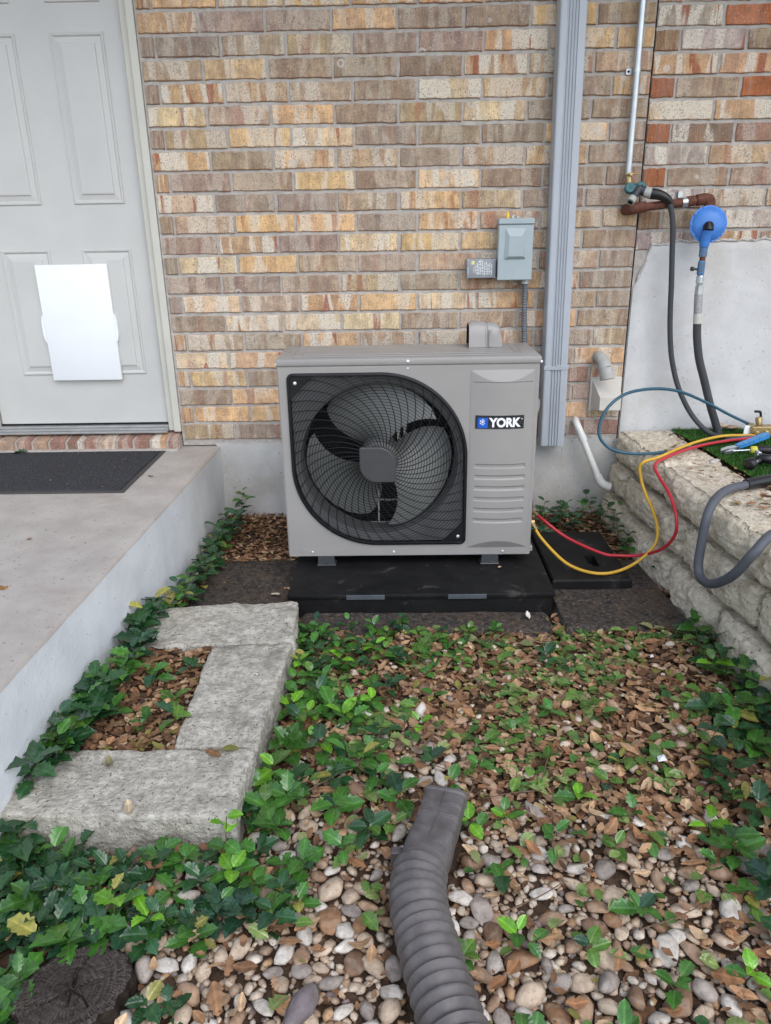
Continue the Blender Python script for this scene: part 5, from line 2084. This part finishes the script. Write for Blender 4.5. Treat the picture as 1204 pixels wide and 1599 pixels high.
def pebble_template(seed, sub=2):
    bm = bmesh.new()
    bmesh.ops.create_icosphere(bm, subdivisions=sub, radius=1.0)
    rr = random.Random(seed)
    sc_ = (rr.uniform(1.0, 1.25), rr.uniform(.62, .95), rr.uniform(.38, .62))
    V = []
    for v in bm.verts:
        k = 1 + .38 * mn.noise(v.co * 1.0 + Vector((seed * 3.1, 0, 0))) + .10 * mn.noise(v.co * 2.3 + Vector((0, seed * 2.7, 0)))
        p = v.co * k
        # slightly facetted
        for pl_ in range(6):
            nn = Vector((cos(seed * 1.7 + pl_ * 2.1), sin(seed * 2.9 + pl_ * 2.3), 1.2 * sin(seed * 1.3 + pl_ * 1.9))).normalized()
            d = p.dot(nn)
            if d > .72:
                p -= nn * (d - .72) * .85
        V.append((p.x * sc_[0], p.y * sc_[1], p.z * sc_[2]))
    bm.verts.index_update()
    F = [tuple(v.index for v in f.verts) for f in bm.faces]
    bm.free()
    return V, F


PT = [pebble_template(s + 1) for s in range(9)]
PM = [mesh_from('pebble', V, F, M['pebble'], True, 180) for V, F in PT]
peb = []
cell = {}
r = random.Random(77)


def try_peb(x, y, rad, k):
    cx, cy = int(x / .06), int(y / .06)
    for i in range(cx - 1, cx + 2):
        for j in range(cy - 1, cy + 2):
            for (a, b, c) in cell.get((i, j), ()):
                if hypot(a - x, b - y) < (c + rad) * k:
                    return False
    cell.setdefault((cx, cy), []).append((x, y, rad))
    return True


for radlo, radhi, att in ((.020, .028, 700), (.014, .020, 4200), (.009, .014, 9500), (.006, .009, 8000)):
    for _ in range(att):
        x, y = r.uniform(-.62, .98), r.uniform(-2.75, -1.12)
        if blocked(x, y, .008):
            continue
        p = pebbly(x, y)
        p = max(p, .05 if radhi < .022 else .012)
        if r.random() > p:
            continue
        rad = r.uniform(radlo, radhi)
        if try_peb(x, y, rad, .80):
            peb.append((x, y, rad))
order = sorted(range(len(peb)), key=lambda k: -peb[k][2] / (Vector((peb[k][0], peb[k][1], 0)) - CAM).length * (1 if peb[k][1] > -2.5 else 0))
sel = set(order[:290])
PC = [((.68, .63, .56), 'white', 'smooth whitish river pebble in the gravel'), ((.60, .47, .345), 'cream', 'smooth cream river pebble in the gravel'), ((.45, .295, .19), 'tan', 'smooth tan river pebble in the gravel'),
      ((.27, .165, .105), 'brown', 'smooth brown river pebble in the gravel'), ((.38, .33, .29), 'grey', 'smooth grey river pebble in the gravel'), ((.34, .19, .10), 'ochre', 'smooth ochre river pebble in the gravel')]
stuff = []
for k, (x, y, rad) in enumerate(peb):
    pb = pebbly(x, y)
    z = gh(x, y) + rad * (.30 if pb > .5 else .25) + (.006 if pb > .5 else .008) + r.uniform(-.002, .005)
    a, ti, td, q = r.uniform(0, 6.28), r.uniform(-.3, .3), r.uniform(0, 6.28), r.randrange(9)
    if k in sel:
        c, nm, lab = PC[r.choices(range(6), (7, 8, 5, 2, 5, 1))[0]]
        j = r.uniform(.82, 1.15)
        o = link('pebble', PM[q], None, (x, y, z), (Matrix.Rotation(td, 3, 'Z') @ Matrix.Rotation(ti, 3, 'X') @ Matrix.Rotation(a, 3, 'Z')).to_euler(), (rad * r.uniform(1, 1.2), rad, rad * r.uniform(.9, 1.1)), (c[0] * j, c[1] * j, c[2] * j, 1))
        tag(o, lab, 'pebble', nm + ' pebbles in the gravel')
    else:
        stuff.append((x, y, z, a, ti, td, rad, q))
for _ in range(5200):       # lower layer that fills the gaps
    x, y = r.uniform(-.6, .95), r.uniform(-2.7, -1.5)
    if blocked(x, y, .0) or r.random() > pebbly(x, y):
        continue
    stuff.append((x, y, gh(x, y) + .004, r.uniform(0, 6.28), r.uniform(-.4, .4), r.uniform(0, 6.28), r.uniform(.006, .013), r.randrange(9)))
PL = [pebble_template(s + 1, 1) for s in range(9)]
gb = obj('gravel', litter_mesh(PL, stuff), M['pebble_mix'], None, True, 180)
tag(gb, 'mixed river gravel filling the bed', None, None, 'stuff')
# one big purple grey pebble near the drain pipe
o = link('pebble', PM[3], None, (-.178, -2.425, .022), (0.2, 0.1, 1.05), (.048, .034, .030), (.20, .17, .175, 1))
tag(o, 'large dark purplish pebble among pale gravel', 'pebble')

# ---- holly plants
TONE = {'dark': (.024, .076, .027), 'mid': (.050, .150, .026), 'lime': (.13, .32, .025), 'blue': (.026, .074, .040), 'olive': (.08, .165, .03)}
GA = 2.39996


def plant(x, y, z, h, nl, size, tone, label, group, rnd=False, lean=None, mixt=0.2):
    if group:
        pre = ('tall ' if h > .075 else 'low ') + {'dark': 'dark green', 'mid': 'mid green', 'lime': 'lime green', 'blue': 'bluish green', 'olive': 'olive green'}[tone]
        label, group = pre + ' ' + label, pre + ' ' + group
    p = thing('holly_plant', (x, y, z), label, 'plant', group)
    la = r.uniform(0, 2 * pi) if lean is None else lean
    lx, ly = cos(la) * h * r.uniform(.15, .5), sin(la) * h * r.uniform(.15, .5)

    def sp_(t):
        return Vector((lx * t * t, ly * t * t, h * t))
    mb = MB()
    mb.tube([Vector((x, y, z - .01)) + sp_(t) for t in (0, .3, .65, 1.0)], lambda i, n: .0022 - .0004 * i, 5)
    obj('stem', mb, M['stem'], p, True, 180)
    a0 = r.uniform(0, 6.28)
    for i in range(nl):
        t = .25 + .75 * (i + .5) / nl
        az = a0 + i * GA + r.uniform(-.3, .3)
        up = r.uniform(.05, .55) + .35 * t * (i >= nl - 2)
        q = r.randrange(4, 7) if rnd else r.randrange(0, 5)
        s = size * r.uniform(.75, 1.12) * (.8 if i >= nl - 1 else 1)
        tn = tone if r.random() > mixt else r.choice(('mid', 'dark', 'blue', 'olive'))
        c = TONE[tn]
        if tone == 'lime' and i < nl - 3:
            c = TONE['mid']
        if r.random() < .035:
            c = (.26, .25, .06)
        j = r.uniform(.7, 1.35)
        pos = sp_(t)
        R_ = Matrix.Rotation(az, 3, 'Z') @ Matrix.Rotation(up, 3, 'X') @ Matrix.Rotation(r.uniform(-.35, .35), 3, 'Y')
        link('leaf', HM[q], p, pos + R_ @ Vector((0, .004, 0)), R_.to_euler(), (s, s * r.uniform(.92, 1.1), s), (c[0] * j, c[1] * j, c[2] * j, 1))
    return p


def scatter(n, fn, gap=.03):
    pts = []
    t = 0
    while len(pts) < n and t < 6000:
        t += 1
        x, y = fn()
        if blocked(x, y, .006) or any(hypot(x - a, y - b) < gap for a, b in pts):
            continue
        pts.append((x, y))
    return pts


G1 = 'holly seedlings in the strip by the stone slabs'
for x, y in scatter(48, lambda: (r.uniform(-.35, -.30 + .30 * r.random() ** 1.3), r.uniform(-2.02, -1.08)), .045):
    f = sstep(-1.25, -1.6, y)
    plant(x, y, on_z(x, y) + .005, r.uniform(.03, .07), r.choice((5, 6, 7)), .85 + .35 * f, r.choices(('mid', 'lime', 'dark'), (5, 2 + 2 * f, 2))[0], 'holly seedling growing along the long stone slab', G1, r.random() < .45)
G2 = 'holly plants around the stump'
for x, y in scatter(66, lambda: (r.uniform(-.98, -.20), r.uniform(-2.50, -2.075) if r.random() < .6 else r.uniform(-2.25, -2.075)), .045):
    if (x > -.38 and y < -2.26) or (y < -2.30 and abs(x + .59) < .14):
        continue
    plant(x, y, gh(x, y) + .004, r.uniform(.03, .07) if y > -2.3 else r.uniform(.025, .06), r.choice((6, 7, 8)), r.uniform(.75, 1.1), r.choices(('dark', 'mid', 'blue', 'lime'), (6, 4, 2, .8))[0], 'spiny holly plant crowding round the stump and front slab', G2)
for x, y in scatter(26, lambda: (r.uniform(-.90, -.695), r.uniform(-2.47, -2.16)) if r.random() < .7 else (r.uniform(-.72, -.45), r.uniform(-2.31, -2.20)), .04):
    plant(x, y, gh(x, y) + .004, r.uniform(.03, .07), r.choice((6, 7, 8)), r.uniform(.85, 1.15), r.choices(('dark', 'mid', 'blue'), (6, 3, 3))[0], 'spiny holly plant crowding round the stump and front slab', G2)
for x, y, h_, lab in ((-.563, -2.262, .095, 'single lime green holly sprig standing up behind the stump'), (-.378, -2.105, .11, 'lime green holly sprig in front of the broad slab corner')):
    plant(x, y, .005, h_, 6, .95, 'lime', lab, None, False, 1.6, 0)
G3 = 'holly plants along the porch'
for k in range(54):
    y = -.10 - 1.88 * (k + r.random() * .7) / 54
    x = pe(y) + r.uniform(.02, .10 - .035 * (y < -1.2))
    if in_poly(x, y, QUADS[0]):
        x = pe(y) + .012
    if in_poly(x, y, QUADS[1]) or (y < -1.83 and x > pe(y) + .06):
        continue
    plant(x, y, gh(x, y), r.uniform(.07, .16) if y > -1.15 else r.uniform(.05, .10), r.choice((6, 7, 8)), 1.2 if y > -1.0 else 1.3, r.choices(('dark', 'mid', 'blue'), (6, 2, 2))[0], 'holly plant growing against the pale porch side', G3, y > -1.1, 0.0)
for k in range(8):
    y = -1.60 - .40 * k / 8
    plant(pe(y) + r.uniform(.015, .05), y, .088, r.uniform(.06, .11), 7, 1.3, r.choice(('dark', 'dark', 'mid')), 'holly plant filling the gap between porch side and broad slab', 'holly plants between porch and broad slab', False, 0.0)
for x, y in ((-.885, -2.075), (-.925, -2.10), (-.84, -2.09), (-.95, -2.16)):
    plant(x, y, .01, .08, 8, 1.25, 'dark', 'holly plant leaning on the porch end of the broad slab', 'holly plants at the porch end of the broad slab', False, 1.2)
plant(-.725, -.085, .01, .20, 11, .92, 'mid', 'tall leafy holly shoot in the corner of porch and foundation', None, True, -1.2)
G4 = 'holly plants below the retaining wall'
for x, y in scatter(48, lambda: (lambda y_: (fx(y_) - .03 - (.10 + .28 * sstep(-1.25, -1.9, y_)) * r.random() ** 1.2, y_))(r.uniform(-2.5, -1.08)), .045):
    plant(x, y, on_z(x, y) + .004, r.uniform(.04, .11), r.choice((6, 7, 8)), 1.12, r.choices(('dark', 'blue', 'mid', 'lime'), (6, 3, 2, .5))[0], 'holly plant growing at the foot of limestone blocks', G4, r.random() < .3)
G5 = 'holly seedlings in front of the pad'
for x, y in scatter(26, lambda: (r.uniform(-.34, .52), -1.09 - .24 * r.random() ** 1.5), .05):
    plant(x, y, gh(x, y) + .006, r.uniform(.02, .055), r.choice((4, 5, 6)), .85, r.choices(('mid', 'dark', 'olive'), (4, 3, 3))[0], 'holly seedling in front of the big black pad', G5, True)
G6 = 'lone holly seedlings among leaf litter and gravel'
for x, y in scatter(46, lambda: (r.uniform(-.15, .85), r.uniform(-2.48, -1.25)), .09):
    plant(x, y, on_z(x, y) + .006, r.uniform(.015, .045), r.choice((3, 4, 5)), .9, r.choices(('mid', 'lime', 'olive', 'dark'), (5, 2, 3, 2))[0], 'lone holly seedling amid gravel and leaf litter', G6, r.random() < .5)
G7 = 'plants against the foundation beyond the small pad'
for x, y in scatter(20, lambda: (r.uniform(.60, .97), r.uniform(-.50, -.04)), .05):
    if y < -.3 and x < .90:
        continue
    plant(x, y, gh(x, y) + .004, r.uniform(.06, .16), r.choice((7, 8, 9)), .95, r.choices(('dark', 'blue', 'mid'), (5, 2, 1))[0], 'leafy plant against the foundation beyond the small pad', G7, True)
plant(fx(-.72) - .03, -.72, .012, .09, 7, .9, 'dark', 'dark seedling squeezed between small pad and limestone blocks', None, True)
G8 = 'holly sprigs inside the slab-edged bed'
for x, y in ((-.70, -1.50), (-.62, -1.60), (-.585, -1.70), (-.68, -1.72), (-.76, -1.66), (-.61, -1.44)):
    plant(x, y, gh(x, y) + .006, r.uniform(.02, .05), 5, .95, r.choice(('dark', 'mid', 'olive')), 'holly sprig inside the bed edged by limestone slabs', G8, False)

# ---- single leaves and scraps on slabs, porch and ledge


def one_leaf(x, y, z, q, s, c, label, a=None, dry=True, ti=0.1):
    o = link('fallen_leaf', (DM if dry else HM)[q], None, (x, y, z), (ti, r.uniform(-.1, .1), r.uniform(0, 6.28) if a is None else a), (s,) * 3, (*c, 1))
    return tag(o, label, 'leaf')


one_leaf(-1.115, -1.455, PZ + .004, 2, 1.0, (.30, .16, .06), 'curled brown leaf lying on the bare porch concrete', 1.4)
one_leaf(-1.265, -1.46, PZ + .004, 6, 1.0, (.42, .42, .16), 'pale yellow leaf lying on the porch concrete', 1.5, False)
one_leaf(-1.66, -.10, PZ + .014, 1, 1.3, (.04, .10, .05), 'green leaf lying on the doormat by the brick sill', 1.7, False)
one_leaf(-1.20, -1.10, PZ + .003, 3, .6, (.34, .24, .18), 'small tan leaf scrap on the porch concrete')
one_leaf(-1.0, -.45, PZ + .003, 1, .55, (.05, .04, .035), 'tiny dark leaf scrap beside the doormat', 1.5)
one_leaf(-.395, -1.835, .108, 6, 1.0, (.16, .17, .05), 'olive leaf lying on the seam between two limestone slabs', 1.6, False)
one_leaf(-.455, -1.845, .108, 2, .9, (.20, .11, .06), 'brown leaf lying on the seam between two limestone slabs', 1.2)
one_leaf(-.70, -1.88, .109, 5, .8, (.20, .19, .10), 'faded green leaf lying on the broad limestone slab')
one_leaf(-.60, -2.035, .108, 5, 1.0, (.40, .33, .24), 'beige leaf hanging over the front edge of the broad slab', .4)
one_leaf(-.86, -1.90, .090, 0, 1.7, (.17, .17, .08), 'large faded lobed leaf propped by the broad slab', .6)
one_leaf(-.405, -.78, .016, 3, 1.1, (.42, .30, .19), 'tan leaf lying on the dark mat beside the black pad', 1.3)
one_leaf(-.46, -.82, .016, 4, 1.0, (.45, .40, .33), 'pale leaf lying on the dark mat beside the black pad', 1.5)
one_leaf(.455, -1.005, .02, 3, .8, (.62, .60, .55), 'whitish petal lying in front of the black pad', .3, True, .6)
one_leaf(.385, -.765, .094, 4, .5, (.40, .28, .18), 'tiny tan leaf lying on black pad by the foot')
# litter and twigs along the top of the retaining wall
lt = []
for _ in range(420):
    y = -1.55 * r.random() - .02
    e = r.random() ** .7
    x = fx(y) + .06 + .30 * e
    if in_poly(x, y, TQ) or r.random() > .35 + .65 * sstep(-.35, -.9, y):
        continue
    lt.append((x, y, (.432 if e < .5 else .428) + r.uniform(0, .008), r.uniform(0, 6.28), r.uniform(-.3, .3), r.uniform(0, 6.28), r.uniform(.2, .8), r.randrange(6)))
wl = obj('leaf_litter', litter_mesh(DT, lt), M['litter'], None, True, 180)
tag(wl, 'dry leaf scraps along the top of the retaining wall', None, None, 'stuff')
for k, (x, y) in enumerate(((1.46, -.02), (1.50, -.05), (1.215, -.56))):
    o = link('pebble', PM[k], None, (x, y - .02, .444), (0, .1, .3 * k), (.030, .022, .022), ((.50, .40, .29, 1), (.40, .28, .20, 1), (.48, .44, .40, 1))[k])
    tag(o, ('round cream pebble on the raised bed behind the gas hose', 'reddish pebble on the raised bed beside the brass manifold', 'pale flat pebble on the retaining wall beside the turf')[k], 'pebble')
sc_ = []
for _ in range(190):
    x, y = r.uniform(-1.9, -.9), r.uniform(-1.9, -.09)
    if x > pe(y) - .03:
        continue
    on = x < -1.06 and -.63 < y < -.09
    if not on and r.random() < .4:
        continue
    sc_.append((x, y, PZ + (.0125 if on else .002), r.uniform(0, 6.28), r.uniform(-.15, .15), r.uniform(0, 6.28), r.uniform(.07, .24), r.randrange(6)))
ps_ = obj('leaf_crumbs', litter_mesh(DT, sc_), M['litter'], None, True, 180)
tag(ps_, 'tiny leaf crumbs scattered on the porch and doormat', None, None, 'stuff')
TW = 'dry twigs on the bed'
for k in range(26):
    for _ in range(40):
        x, y = r.uniform(-.3, .95), r.uniform(-2.4, -1.1)
        if not blocked(x, y, .03):
            break
    a = r.uniform(0, 6.28)
    l = r.uniform(.04, .09)
    z = on_z(x, y) + .024
    mb = MB()
    mb.tube(spline([(x - cos(a) * l, y - sin(a) * l, z), (x + r.uniform(-.01, .01), y + r.uniform(-.01, .01), z + r.uniform(0, .012)), (x + cos(a) * l, y + sin(a) * l, z + r.uniform(-.004, .01))], 4), lambda i, n: .0018 - .0001 * i, 5)
    o = obj('twig', mb, M['twig'], None, True, 180)
    tag(o, 'thin dry brown twig lying on the leaf litter', 'twig', TW)
for x, y, s, lab in ((.672, -1.765, .012, 'small bright white paper scrap on the leaf litter'), (.80, -1.28, .006, 'tiny white scrap near the retaining wall')):
    mb = MB()
    mb.add([(x - s, y - s * .7, on_z(x, y) + .026), (x + s, y - s * .5, on_z(x, y) + .028), (x + s * .7, y + s, on_z(x, y) + .033), (x - s * .8, y + s * .8, on_z(x, y) + .029), (x, y, on_z(x, y) + .036)],
           [(0, 1, 4), (1, 2, 4), (2, 3, 4), (3, 0, 4)])
    tag(obj('paper_scrap', mb, M['print_white'], None), lab, 'scrap')
